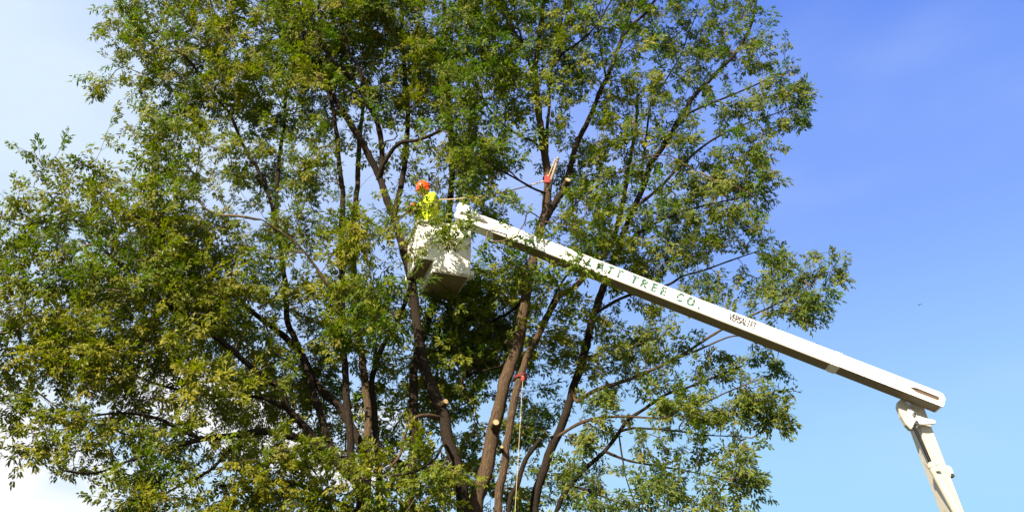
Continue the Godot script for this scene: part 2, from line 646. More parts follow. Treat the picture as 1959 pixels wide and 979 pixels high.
# leaves left out in front of the lift and sunward, so sunlight reaches it
func kept_clear(p: Vector3) -> bool:
	var sun := Vector3(sin(deg_to_rad(SUN_TURN)) * cos(deg_to_rad(SUN_HIGH)), sin(deg_to_rad(SUN_HIGH)), cos(deg_to_rad(SUN_TURN)) * cos(deg_to_rad(SUN_HIGH)))
	var road := (EYE - Vector3(1.0, 9.3, -13.6)).normalized()
	var tip := Vector3(-0.956, 9.85, -13.45)
	var heel := Vector3(6.558, 6.5, -13.4)
	for way: Vector3 in [road, sun]:
		for k in 15:
			var c := tip.lerp(heel, k / 14.0)
			var s := (p - c).dot(way)
			if s > -0.4 and s < 6.0 and p.distance_to(c + way * s) < (0.42 if k >= 6 else 0.36 if way == road else 0.14): return true
	if open_spots.is_empty():
		open_spots = [spot(1047, 340, 14.2), spot(1045, 290, 14.3), spot(1075, 320, 14.3), spot(1034, 235, 14.3), spot(1046, 395, 14.3), spot(985, 358, 14.2)]
	for c: Vector3 in open_spots:
		var s := (p - c).dot(road)
		if s > -0.3 and s < 6.0 and p.distance_to(c + road * s) < (0.36 if c == open_spots[0] else 0.26): return true
	var lit := (p - open_spots[0]).dot(sun)
	if lit > -0.2 and lit < 5.0 and p.distance_to(open_spots[0] + sun * lit) < 0.4: return true
	for way: Vector3 in [road, sun]:
		for c: Vector3 in [Vector3(-1.55, 10.5, -14.1), Vector3(-1.30, 9.9, -14.0), Vector3(-1.15, 9.4, -13.9), Vector3(-1.55, 9.55, -14.0)]:
			var s := (p - c).dot(way)
			if s > -0.6 and s < 7.0 and p.distance_to(c + way * s) < (0.58 if way == road else 0.74): return true
	return false


# grow branches from the limbs to leafy clumps. A lobe: [photo x, photo y, radius in photo pixels, metres away, density]
func grow(t: Growth, lobes: Array, tone: Array, thick := 10.0, shoots := []) -> void:
	var aims := []
	for k in range(0, lobes.size(), 5):
		var mid := spot(lobes[k], lobes[k + 1], lobes[k + 3])
		var r: float = maxf(0.12, lobes[k + 2] * per_px(mid) - 0.14)
		var clumps := maxi(2, roundi(lobes[k + 4] * thick * pow(r + 0.1, 2.0)))
		for c in clumps:
			var u := Vector3.ONE * 2
			while u.length() > 1.0:
				u = Vector3(rng.randf_range(-1, 1), rng.randf_range(-1, 1), rng.randf_range(-1, 1))
			var heart := mid + Vector3(u.x * r, u.y * r * 0.95, u.z * r * 1.35)
			var size := minf(rng.randf_range(0.20, 0.42), r * 0.5 + 0.06)
			for j in rng.randi_range(4, 8):
				var aim := heart + Vector3(rng.randfn() * size, rng.randfn() * size * 0.75, rng.randfn() * size)
				if not kept_clear(aim): aims.append(aim)
	# a few leafy shoots left hanging in front of the lift: [photo x, photo y, metres away]
	for k in range(0, shoots.size(), 3):
		for j in 1: aims.append(spot(shoots[k], shoots[k + 1], shoots[k + 2]) + Vector3(rng.randfn(), rng.randfn(), rng.randfn()) * 0.06)
	var order := []
	for a: Vector3 in aims:
		var n := t.nearest(a, 9)
		if n >= 0: order.append([a.distance_to(t.pos[n]), a])
	order.sort_custom(func(a, b): return a[0] < b[0])
	for o in order:
		var p: Vector3 = o[1]
		var n := t.nearest(p, 9)
		if n < 0: continue
		var from := t.pos[n]
		var l := from.distance_to(p)
		if l < 0.05: continue
		var steps := maxi(1, ceili(l / 0.20))
		var bend := from + t.dir[n] * l * 0.30 + Vector3(rng.randfn(), rng.randfn() + 0.5, rng.randfn()) * l * 0.07
		if n < t.limbs: bend = from + (t.dir[n] * 0.5 + (p - from).normalized()) * l * 0.28 + Vector3.UP * l * 0.06
		var last := n
		for k in steps:
			var f := float(k + 1) / steps
			var q := from.lerp(bend, f).lerp(bend.lerp(p, f), f)
			if k < steps - 1: q += Vector3(rng.randfn(), rng.randfn(), rng.randfn()) * 0.012
			last = t.put(q, (q - t.pos[last]).normalized(), last)
		t.tips.append(last)
	for i in t.tips: t.burden[i] += 1.0
	for i in range(t.pos.size() - 1, t.limbs - 1, -1):
		if t.parent[i] >= 0: t.burden[t.parent[i]] += t.burden[i]
	var s := Soup.new()
	for i in range(t.limbs, t.pos.size()):
		var j := t.parent[i]
		var r1 := minf(0.0036 * pow(maxf(t.burden[i], 1.0), 0.43), 0.05)
		var r0 := minf(0.0036 * pow(maxf(t.burden[j], 1.0), 0.43), 0.05) if j >= t.limbs else minf(r1 * 1.25, maxf(t.width[j], 0.006))
		r0 = minf(r0, r1 * 1.5)
		s.ring_tube(PackedVector3Array([t.pos[j] - (t.pos[i] - t.pos[j]) * 0.03, t.pos[i]]), PackedFloat32Array([r0, r1]), 5 if r1 > 0.009 else 3, 0.0, null, false)
	part("twigs", s.mesh(), M.twig, t.root).set_meta("kind", "stuff")
	# leaves
	var light_side := Vector3(sin(deg_to_rad(SUN_TURN)) * 0.75, 0.55, cos(deg_to_rad(SUN_TURN)) * 0.75)
	var piles := []
	for k in sprays.size(): piles.append([])
	for i: int in t.tips:
		var d := t.dir[i]
		for k in 3:
			var at := t.pos[i]
			var go := d
			if k:
				var j := t.parent[i]
				if j < t.limbs or (k == 2 and rng.randf() < 0.45): continue
				at = t.pos[j].lerp(at, rng.randf_range(0.0, 0.7))
				go = (d + Vector3(rng.randfn(), rng.randfn() * 0.6, rng.randfn()) * 0.8).normalized()
			go = (go + Vector3(rng.randfn() * 0.25, -0.22 + rng.randfn() * 0.25, rng.randfn() * 0.25)).normalized()
			var z := (light_side + Vector3(rng.randfn(), rng.randfn(), rng.randfn()) * 0.42)      # leaves turn their faces to the light
			var x := go.cross(z).normalized()
			z = x.cross(go).normalized()
			var size := rng.randf_range(0.48, 0.92)
			var f := clampf(rng.randf() * 0.75 + wobble.get_noise_3d(at.x * 0.9, at.y * 0.9, at.z * 0.9) * 0.7 + 0.12, 0.0, 1.0)
			var col: Color = tone[0].lerp(tone[1], f)
			if rng.randf() < 0.05: col = col.lerp(Color(0.27, 0.20, 0.04), 0.5)
			piles[rng.randi() % sprays.size()].append([Transform3D(Basis(x, go, z) * size, at), col])
	for k in sprays.size():
		var mm := MultiMesh.new()
		mm.transform_format = MultiMesh.TRANSFORM_3D
		mm.use_colors = true
		mm.mesh = sprays[k]
		mm.instance_count = piles[k].size()
		for j in piles[k].size():
			var x: Transform3D = piles[k][j][0]
			x.origin -= t.root.position
			mm.set_instance_transform(j, x)
			mm.set_instance_color(j, piles[k][j][1])
		var o := MultiMeshInstance3D.new()
		o.name = "crown"
		o.multimesh = mm
		o.material_override = M.leaf
		o.set_meta("kind", "stuff")
		t.root.add_child(o, true)
	print(t.root.name, " tips ", t.tips.size(), " nodes ", t.pos.size())


func start_tree(px: float, away: float, label: String) -> Growth:
	var t := Growth.new()
	var foot := spot(px, 1750, away)
	foot.y = 0.0
	t.root = thing("broadleaf_tree", foot, label, "tree", "tall broadleaf trees in a clump")
	return t


func tree_left() -> void:
	var t := start_tree(735, 14.4, "broad leafy tree at left, its stems fanning out, one long limb reaching left")
	var f := t.root.position
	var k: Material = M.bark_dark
	limb(t, "trunk", [722,1180,14.4, 700,979,14.4, 690,930,14.4], 25, 19, k, false, f + Vector3(0, -0.2, 0))
	limb(t, "limb", [690,930,14.4, 659,898,14.3, 628,863,14.2, 577,840,14.0, 539,832,13.8, 500,825,13.6, 435,834,13.3, 384,840,13.0, 324,855,12.7], 11, 5, k)
	limb(t, "limb", [384,840,13.0, 350,825,13.0, 300,800,12.8, 230,790,12.6, 150,800,12.4], 4.5, 2, k)
	limb(t, "limb", [324,855,12.7, 250,880,12.5, 180,905,12.4, 120,900,12.3], 4, 2, k)
	limb(t, "limb", [640,880,14.3, 604,840,14.2, 577,809,14.1, 550,778,14.0, 531,739,13.9, 474,697,13.6, 440,667,13.4, 380,620,13.2, 300,570,13.0, 220,500,12.8, 150,430,12.7, 90,370,12.6], 9, 2, k)
	limb(t, "limb", [560,790,14.1, 500,761,13.9, 440,757,13.6, 388,755,13.4, 300,735,13.0, 200,700,12.8, 100,690,12.6, 40,660,12.5], 4.5, 2, k)
	limb(t, "limb", [660,905,14.4, 632,852,14.5, 624,832,14.5, 612,794,14.6, 600,755,14.7, 589,712,14.8, 573,670,14.9, 552,620,15.0, 548,580,15.0, 540,500,15.0, 525,430,15.1, 515,380,15.1, 490,320,15.1, 465,280,15.1, 440,220,15.0, 415,190,15.0, 380,140,14.9, 340,90,14.8], 9, 2, k)
	limb(t, "limb", [525,430,15.1, 530,345,15.3, 537,280,15.4, 545,200,15.5, 540,120,15.6, 530,40,15.6, 520,-40,15.6], 5, 2, k)
	limb(t, "limb", [711,890,14.6, 690,850,14.6, 660,800,14.7, 640,768,14.8, 616,747,14.9, 597,716,15.0, 560,660,15.2, 500,610,15.4, 440,560,15.5, 380,480,15.6, 330,400,15.6], 11, 2.5, k)
	limb(t, "limb", [690,930,14.4, 672,880,14.2, 670,832,14.2, 662,760,14.2, 660,716,14.2, 655,658,14.2, 654,560,14.2, 652,450,14.2, 655,380,14.2, 648,300,14.2, 640,230,14.2, 620,150,14.1, 600,70,14.0, 590,-30,14.0], 9, 3, k)
	limb(t, "limb", [700,940,14.6, 705,800,15.2, 698,730,15.3, 690,673,15.4, 680,619,15.4, 678,560,15.4, 676,470,15.4, 681,390,15.4, 684,330,15.4, 690,240,15.4, 700,150,15.4], 10, 4, M.bark)
	limb(t, "limb", [654,570,14.2, 640,555,14.1, 622,540,14.0, 600,505,13.9, 560,460,13.7, 500,420,13.5], 4, 1.5, M.bark)
	limb(t, "limb", [440,860,13.3, 400,900,13.1, 340,930,13.0, 290,960,12.9, 250,1000,12.8], 4, 2, k)
	limb(t, "limb", [690,985,14.4, 640,960,14.2, 580,930,14.0, 500,920,13.7, 420,930,13.4], 7, 3, k)
	grow(t, [60,345,55,12.7,0.45, 175,310,60,12.8,0.4, 20,430,50,12.6,0.5, 300,300,85,13.4,0.9, 110,450,85,12.8,0.8, 230,430,95,13.0,1.0, 330,420,95,13.5,1.0,
		70,620,85,12.6,1.0, 180,560,110,12.8,1.2, 300,560,110,13.2,1.2, 420,490,100,13.8,1.0, 100,715,85,12.6,1.1, 215,690,100,12.7,1.2, 340,670,100,13.2,1.2, 450,610,95,13.8,1.0,
		70,830,45,12.5,0.5, 175,830,75,12.5,0.9, 290,830,90,12.8,1.0, 400,770,90,13.2,1.1, 235,925,75,12.7,0.8, 340,930,85,12.9,1.0, 460,900,90,13.4,1.0, 570,930,80,13.9,0.8, 500,740,80,14.2,0.8,
		580,570,80,14.8,0.8, 560,430,85,15.0,0.8, 640,640,60,15.2,0.7, 255,30,60,14.8,0.7, 310,110,80,14.8,1.0, 200,155,28,14.8,0.6, 390,60,85,14.9,1.0, 420,170,95,15.0,1.1, 330,215,60,14.9,0.7,
		520,60,95,15.3,1.1, 520,190,95,15.3,1.1, 480,300,80,15.2,0.9, 620,60,85,14.3,1.0, 610,170,80,14.3,0.9, 590,300,70,14.4,0.8, -60,500,90,12.6,0.8, -70,650,110,12.5,1.0, -40,800,70,12.4,0.9, 330,-60,90,14.9,1.0, 480,-80,110,15.3,1.0, 350,1040,90,13.0,1.0, 500,1040,90,13.6,1.0,
		640,480,60,14.0,0.6, 480,680,70,15.4,0.8, 400,560,90,15.4,0.9, 600,880,60,13.6,0.7, 30,520,45,12.5,0.6, 620,720,60,15.8,0.9, 560,780,70,15.6,0.9, 640,850,60,15.6,0.9, 480,830,70,15.0,0.9, 560,690,60,15.9,0.8, 620,960,60,13.6,0.9], [Color(0.110, 0.160, 0.014), Color(0.275, 0.250, 0.016)], 20.0)


func tree_middle_left() -> void:
	var t := start_tree(850, 14.2, "dark tree behind the bucket, its crooked stem rising past the bucket's left side")
	var f := t.root.position
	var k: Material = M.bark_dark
	limb(t, "trunk", [875,1250,14.1, 885,1100,14.1, 886,979,14.1, 877,912,14.1, 861,854,14.1, 848,796,14.2, 830,751,14.3, 812,706,14.4, 801,652,14.5, 794,598,14.6, 789,549,14.6, 776,490,14.6, 762,440,14.6, 752,415,14.6, 737,375,14.6, 723,333,14.6, 707,302,14.5, 684,259,14.4, 657,216,14.3, 628,175,14.2, 600,125,14.1, 580,60,14.0, 565,-20,14.0], 21, 3.5, k, false, f + Vector3(0, -0.2, 0))
	limb(t, "limb", [726,338,14.6, 731,317,14.6, 730,285,14.6, 727,255,14.5, 718,225,14.4, 704,201,14.3, 690,175,14.2, 680,162,14.1, 662,140,14.0, 649,127,13.9, 638,119,13.9, 615,85,13.8, 590,20,13.7], 7, 2.5, k)
	limb(t, "limb", [722,345,14.6, 729,325,14.5, 738,308,14.4, 748,291,14.3, 758,278,14.2, 772,270,14.1, 793,269,14.0, 830,255,13.8, 870,230,13.6, 900,190,13.9], 5, 2, k)
	limb(t, "limb", [690,175,14.2, 692,147,14.1, 682,122,14.0, 669,104,13.9, 655,60,13.8, 660,0,13.8], 3.5, 1.8, k)
	limb(t, "limb", [752,415,14.6, 770,340,14.9, 780,240,15.1, 775,150,15.2, 770,60,15.3, 765,-30,15.3], 7, 3, k)
	limb(t, "limb", [800,1150,14.4, 785,979,14.6, 789,908,14.7, 792,831,14.8, 792,764,14.9, 793,697,15.0, 803,657,15.1, 817,620,15.2, 829,575,15.3, 842,520,15.4, 855,440,15.5, 865,330,15.6, 860,200,15.6, 850,90,15.6, 850,0,15.6], 15, 4, k, false, f + Vector3(0, 0.6, 0))
	limb(t, "limb", [745,1150,14.6, 728,950,14.8, 722,860,14.9, 716,782,15.0, 711,733,15.0, 720,690,15.1, 745,639,15.2, 772,589,15.3, 785,540,15.4, 792,480,15.5], 13, 4, k, false, f + Vector3(0, 0.8, 0))
	limb(t, "limb", [848,800,14.2, 836,797,14.1, 815,795,13.9, 798,797,13.8, 785,808,13.8, 775,830,13.7, 765,870,13.5, 740,900,13.4], 5, 2.5, M.bark)
	limb(t, "limb", [870,890,14.1, 850,850,13.8, 830,880,13.5, 800,900,13.3, 750,910,13.2], 4, 2, k)
	limb(t, "limb", [789,908,14.7, 760,880,14.3, 720,900,13.9, 690,920,13.6], 4, 2, k)
	stub(t, 853, 768, 14.05, Vector3(0.5, 0.1, 0.85), 0.045)
	grow(t, [720,50,95,14.3,1.1, 750,150,80,14.3,1.0, 690,250,60,14.6,0.6, 800,60,85,15.0,1.0, 840,170,85,14.6,1.0, 820,290,65,14.6,0.7, 690,410,55,14.0,0.8, 660,470,40,13.6,0.7, 670,540,35,13.6,0.7, 655,640,40,13.5,0.7, 700,590,45,13.8,0.8, 880,280,75,14.2,0.9,
		720,480,50,15.2,0.6, 740,560,55,15.2,0.7, 700,650,50,15.3,0.7, 730,720,55,15.3,0.7, 720,905,60,13.4,1.0, 830,930,55,13.4,1.0, 780,870,50,13.5,0.9, 690,950,60,13.6,0.9, 870,110,80,15.2,1.0,
		705,520,50,12.9,0.8, 740,605,42,13.2,0.8, 690,445,40,12.8,0.7, 660,20,80,14.0,1.0, 620,110,70,14.2,0.9, 760,-60,110,15.0,1.0, 640,-70,100,14.2,1.0, 850,640,55,15.6,0.9, 870,560,55,15.7,0.9, 750,790,55,15.2,0.7, 900,370,60,15.2,0.9, 850,430,60,15.5,0.8,
		780,980,60,13.6,1.0, 760,700,60,16.2,1.0, 830,800,60,16.0,1.0, 760,860,55,15.8,1.0, 690,800,60,16.0,0.9, 840,890,60,15.8,1.0, 740,620,55,16.2,0.9, 700,560,60,16.2,0.8, 760,980,60,15.6,1.0, 560,20,70,14.1,0.8], [Color(0.096, 0.158, 0.014), Color(0.258, 0.246, 0.016)], 18.0, [818,396,13.6, 800,394,13.6, 828,404,13.5, 858,432,13.3, 836,440,13.3, 812,425,13.4, 841,404,13.5, 806,404,13.5, 850,462,13.2, 830,470,13.25, 872,458,13.2, 845,452,13.15, 862,472,13.2, 880,447,13.1, 822,458,13.3, 740,385,13.7, 750,405,13.7, 728,362,13.7, 765,432,13.7, 742,425,13.8, 775,455,13.6, 768,475,13.6, 800,425,13.4, 800,528,13.3, 812,402,13.4, 838,412,13.4, 778,412,13.5, 790,560,13.3])


func tree_centre() -> void:
	var t := start_tree(905, 14.5, "brown twin stemmed tree in the middle with fresh saw cuts and red rigging")
	var f := t.root.position
	var k: Material = M.bark
	limb(t, "trunk", [900,1200,14.5, 913,970,14.5, 927,912,14.5, 940,845,14.5, 954,791,14.5, 966,733,14.5, 981,683,14.5, 993,652,14.5, 1003,585,14.5, 1008,549,14.5, 1020,500,14.5, 1034,440,14.5, 1043,400,14.45, 1048,349,14.4, 1043,303,14.4, 1035,248,14.4, 1028,193,14.4, 1024,150,14.4, 1030,87,14.4, 1037,28,14.4, 1045,-40,14.4], 24, 3.5, k, false, f + Vector3(0, -0.2, 0))
	limb(t, "trunk", [950,1200,14.3, 954,975,14.3, 960,912,14.3, 972,845,14.3, 983,773,14.35, 992,733,14.4, 1012,675,14.5, 1030,639,14.6, 1066,571,14.9, 1087,558,15.0, 1116,533,15.1, 1145,500,15.2, 1170,465,15.3, 1190,400,15.3, 1200,330,15.3, 1215,260,15.3, 1220,180,15.3], 13, 3, k, false, f + Vector3(0.25, 0.3, 0.1))
	limb(t, "limb", [1042,425,14.45, 1060,391,14.4, 1079,363,14.4, 1087,335,14.4, 1097,294,14.4, 1112,258,14.4, 1129,221,14.4, 1152,166,14.4, 1175,115,14.4, 1194,69,14.4, 1221,37,14.4, 1244,14,14.4, 1275,-40,14.4], 7.5, 2.5, M.bark_dark)
	limb(t, "limb", [1175,115,14.4, 1186,80,14.5, 1200,40,14.5, 1210,10,14.6, 1215,-40,14.6], 3.5, 1.5, M.bark_dark)
	limb(t, "limb", [1160,150,14.4, 1152,110,14.3, 1145,60,14.2, 1150,10,14.1], 2.5, 1.2, M.bark_dark)
	limb(t, "limb", [1046,300,14.4, 1047,257,14.3, 1050,207,14.2, 1052,156,14.1, 1058,120,14.0, 1070,60,13.9, 1082,0,13.8, 1090,-50,13.8], 4, 2, M.bark_dark)
	limb(t, "limb", [1056,130,14.0, 1079,101,13.9, 1111,78,13.8, 1143,46,13.7, 1170,0,13.6], 3, 1.5, M.bark_dark)
	limb(t, "limb", [1028,193,14.4, 1015,130,14.2, 1000,80,14.0, 985,20,13.9, 980,-40,13.9], 3, 1.5, M.bark_dark)
	limb(t, "limb", [1038,290,14.4, 1020,270,14.2, 1000,262,14.2, 965,240,14.1, 930,200,14.0, 910,140,14.0, 905,70,14.0], 3.0, 1.4, M.bark_dark)
	limb(t, "limb", [1045,370,14.4, 1020,360,14.1, 985,340,13.8, 950,320,13.5, 920,300,13.3], 3, 1.5, M.bark_dark)
	limb(t, "limb", [1006,560,14.5, 985,590,14.8, 950,610,15.1, 910,620,15.3, 880,600,15.5], 4, 2, M.bark_dark)
	limb(t, "limb", [985,690,14.6, 960,700,15.0, 920,710,15.3, 885,720,15.5], 4, 2, M.bark_dark)
	limb(t, "limb", [1050,590,14.8, 1075,540,14.4, 1100,505,13.9, 1110,480,13.4], 3, 1.5, M.bark_dark)
	limb(t, "limb", [1030,450,14.5, 1005,455,14.0, 975,450,13.5, 940,440,13.1], 3, 1.5, M.bark_dark)
	limb(t, "broken_stub", [1049,362,14.35, 1054,342,14.28, 1061,322,14.22, 1068,302,14.18], 4.5, 3.4, M.dead, true)
	stub(t, 1087, 344, 14.2, Vector3(0.25, 0.25, 0.9), 0.055)
	stub(t, 949, 808, 14.2, Vector3(0.1, 0.15, 1), 0.056)
	stub(t, 960, 855, 14.12, Vector3(0.1, 0.1, 1), 0.028)
	stub(t, 968, 653, 14.4, Vector3(-0.75, 0.3, 0.6), 0.045, 0.16)
	limb(t, "cut_limb", [965,1100,14.4, 974,966,14.4, 990,926,14.4, 1003,885,14.4, 1021,858,14.4, 1034,839,14.4], 7, 5, M.bark_dark, true)
	grow(t, [920,60,90,13.8,1.1, 945,170,85,13.6,1.1, 960,290,75,13.7,1.0, 920,330,60,13.6,0.9, 1000,90,85,14.1,1.0, 1060,40,80,14.0,1.0, 1100,130,70,14.0,0.9, 1040,250,45,13.9,0.7, 1000,200,60,13.8,0.9,
		900,640,85,15.5,1.8, 880,560,60,15.6,1.4, 940,590,70,15.3,1.5, 950,680,60,15.4,1.5, 960,520,60,15.2,1.1, 1000,450,48,13.4,1.0, 1115,430,80,14.6,1.0, 1090,410,45,13.6,0.9, 1185,420,65,15.0,0.9,
		1080,570,60,14.6,1.0, 1060,640,50,14.7,1.0, 1180,60,70,14.4,0.9, 1220,20,55,14.4,0.7, 1190,180,70,14.7,0.8, 1150,270,70,14.8,0.9, 1210,330,60,15.2,0.9, 1040,-70,110,14.1,1.0, 920,-60,110,13.6,1.0, 1200,-70,100,14.4,0.9,
		900,760,55,15.8,1.2, 880,680,60,15.5,1.3, 900,860,55,15.9,1.0, 990,840,50,16.0,0.9, 930,940,60,15.8,1.0, 1010,930,55,15.9,1.0, 1040,760,50,16.0,0.9, 1000,700,50,16.0,0.9, 1090,330,50,14.9,0.8, 1020,520,45,13.6,0.8, 1160,500,30,14.8,0.8, 910,200,60,13.3,0.9], [Color(0.084, 0.155, 0.016), Color(0.240, 0.240, 0.018)], 18.0, [945,440,13.0, 905,424,13.0, 893,447,13.0, 930,455,13.0, 962,458,13.0, 1104,492,13.0, 1128,497,13.0, 985,455,13.0, 920,428,13.0, 1040,470,13.1, 1110,487,13.0, 1122,503,13.0, 1095,515,13.0, 1060,508,13.1, 1005,490,13.0])


func tree_right() -> void:
	var t := start_tree(985, 15.0, "open crowned tree at right, its outer twigs spread beyond the white boom")
	var f := t.root.position
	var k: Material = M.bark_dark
	limb(t, "trunk", [1005,1200,15.0, 1023,970,15.0, 1031,926,15.0, 1048,872,15.0, 1066,831,15.0, 1084,791,15.0, 1097,742,15.0, 1110,706,15.0, 1120,675,15.0, 1133,612,15.0, 1152,560,15.0, 1177,490,15.0, 1207,410,15.0, 1233,350,15.0, 1245,317,15.0, 1265,285,15.0, 1300,230,15.0, 1320,195,15.0, 1350,160,15.0, 1390,120,15.0, 1415,92,15.0, 1440,40,15.0, 1450,-20,15.0], 15, 2.2, k, false, f + Vector3(0, -0.2, 0))
	limb(t, "limb", [1306,222,15.0, 1325,213,14.9, 1350,202,14.8, 1400,182,14.7, 1440,165,14.6, 1490,142,14.5, 1530,140,14.4], 3, 1, k)
	limb(t, "limb", [1228,362,15.0, 1229,330,15.0, 1233,290,15.1, 1243,210,15.2, 1250,196,15.2, 1272,156,15.3, 1300,110,15.4, 1320,60,15.4, 1335,20,15.4], 3.2, 1, k)
	limb(t, "limb", [1090,400,14.6, 1150,350,14.4, 1200,320,14.3, 1230,303,14.2, 1260,296,14.1, 1290,301,14.1, 1320,320,14.0, 1360,340,13.9, 1410,357,13.8, 1450,380,13.8], 1.9, 0.9, M.bark)
	limb(t, "limb", [1212,400,15.0, 1260,360,14.8, 1310,310,14.7, 1360,270,14.6, 1420,240,14.5, 1490,215,14.4], 4, 1.2, k)
	limb(t, "limb", [1180,480,15.0, 1230,440,14.9, 1290,410,14.8, 1360,390,14.6, 1430,375,14.5], 4, 1.2, k)
	limb(t, "limb", [1098,745,15.0, 1104,768,14.9, 1124,755,14.8, 1151,742,14.7, 1197,728,14.6, 1255,704,14.5, 1293,685,14.4, 1332,662,14.3, 1367,639,14.2, 1400,620,14.2, 1450,598,14.1, 1506,572,14.0, 1545,548,13.9, 1575,522,13.9], 5, 1.2, M.bark)
	limb(t, "limb", [1290,687,14.4, 1340,668,14.3, 1402,643,14.2, 1450,650,14.1, 1510,675,14.0], 2.6, 1, M.bark)
	limb(t, "limb", [1138,600,15.0, 1190,570,15.1, 1240,555,15.1, 1280,544,15.1, 1307,528,15.1, 1347,517,15.1, 1405,496,15.0, 1450,480,14.9], 4, 1.2, k)
	limb(t, "limb", [1062,838,15.0, 1079,827,14.9, 1111,809,14.8, 1150,799,14.7, 1205,797,14.6, 1272,799,14.5, 1313,778,14.4, 1348,770,14.3, 1390,751,14.2, 1437,732,14.1, 1480,715,14.0], 4, 1.2, M.bark)
	limb(t, "limb", [1020,1150,15.2, 1066,975,15.1, 1093,930,15.0, 1124,894,14.9, 1156,863,14.8, 1184,827,14.7, 1200,805,14.7, 1228,786,14.6, 1274,755,14.5, 1310,743,14.4, 1370,720,14.3, 1420,700,14.2], 11, 1.8, k, false, f + Vector3(0.2, 0.5, -0.1))
	limb(t, "limb", [1186,825,14.7, 1205,820,14.6, 1224,819,14.5, 1293,824,14.3, 1350,832,14.2, 1420,835,14.1], 3, 1, k)
	limb(t, "limb", [1184,830,14.7, 1187,850,14.6, 1193,886,14.5, 1197,910,14.4, 1204,933,14.3, 1215,960,14.2], 2.2, 1, k)
	limb(t, "limb", [1156,863,14.8, 1200,880,14.6, 1250,890,14.4, 1310,900,14.2, 1380,915,14.1], 3.5, 1, k)
	limb(t, "limb", [1093,930,15.0, 1130,940,14.8, 1180,960,14.5, 1240,975,14.3], 3.5, 1.2, k)
	grow(t, [1330,50,60,15.2,0.75, 1340,140,62,15.1,0.75, 1410,70,55,14.9,0.85, 1440,20,38,14.9,0.8, 1455,130,50,14.7,0.75, 1495,158,32,14.5,0.7, 1420,215,60,14.6,0.8, 1500,215,28,14.4,0.7, 1275,80,40,15.3,0.5,
		1390,300,62,14.5,0.8, 1450,285,40,14.4,0.7, 1465,365,38,14.4,0.7, 1300,330,75,14.8,0.85, 1250,250,60,15.1,0.75, 1310,430,75,14.8,0.9, 1240,480,60,15.0,0.9, 1400,440,50,14.6,0.7, 1350,505,55,15.0,0.8, 1430,500,50,14.9,0.8, 1485,515,40,14.4,0.6,
		1535,525,42,13.95,0.6, 1580,512,20,13.9,0.7, 1490,555,34,14.0,0.5, 1470,640,34,14.1,0.6, 1520,190,22,14.4,0.6, 1440,330,40,14.4,0.7, 1420,400,38,14.5,0.7, 1350,560,45,14.7,0.7, 1548,575,34,13.9,0.5, 1450,585,50,14.2,0.9, 1520,600,34,14.0,0.5, 1150,640,55,15.0,0.9, 1230,640,60,14.9,0.8, 1180,710,60,14.8,0.8, 1290,720,60,14.4,0.9, 1385,680,55,14.2,0.8, 1500,680,42,14.0,0.7, 1450,730,48,14.1,0.8,
		1380,770,62,14.2,1.0, 1455,780,40,14.1,0.7, 1495,800,18,14.1,0.5, 1300,800,70,14.4,0.8, 1400,840,52,14.1,0.7, 1250,870,60,14.4,0.8, 1330,895,60,14.2,0.8, 1405,900,38,14.1,0.6, 1200,935,60,14.5,0.9, 1290,960,58,14.3,0.9, 1120,940,55,14.8,0.9, 1070,890,45,15.1,0.7, 1430,925,25,14.1,0.5,
		1350,965,45,14.2,0.8, 1150,790,50,14.8,0.7, 1100,860,45,15.0,0.7, 1270,1040,90,14.3,0.9, 1130,1040,80,14.8,0.9, 1080,690,45,15.3,0.7, 1010,800,40,15.5,0.6, 1400,-50,70,15.0,0.8, 1370,380,45,14.6,0.7, 1200,560,50,15.1,0.9], [Color(0.080, 0.142, 0.026), Color(0.215, 0.222, 0.036)], 18.5)


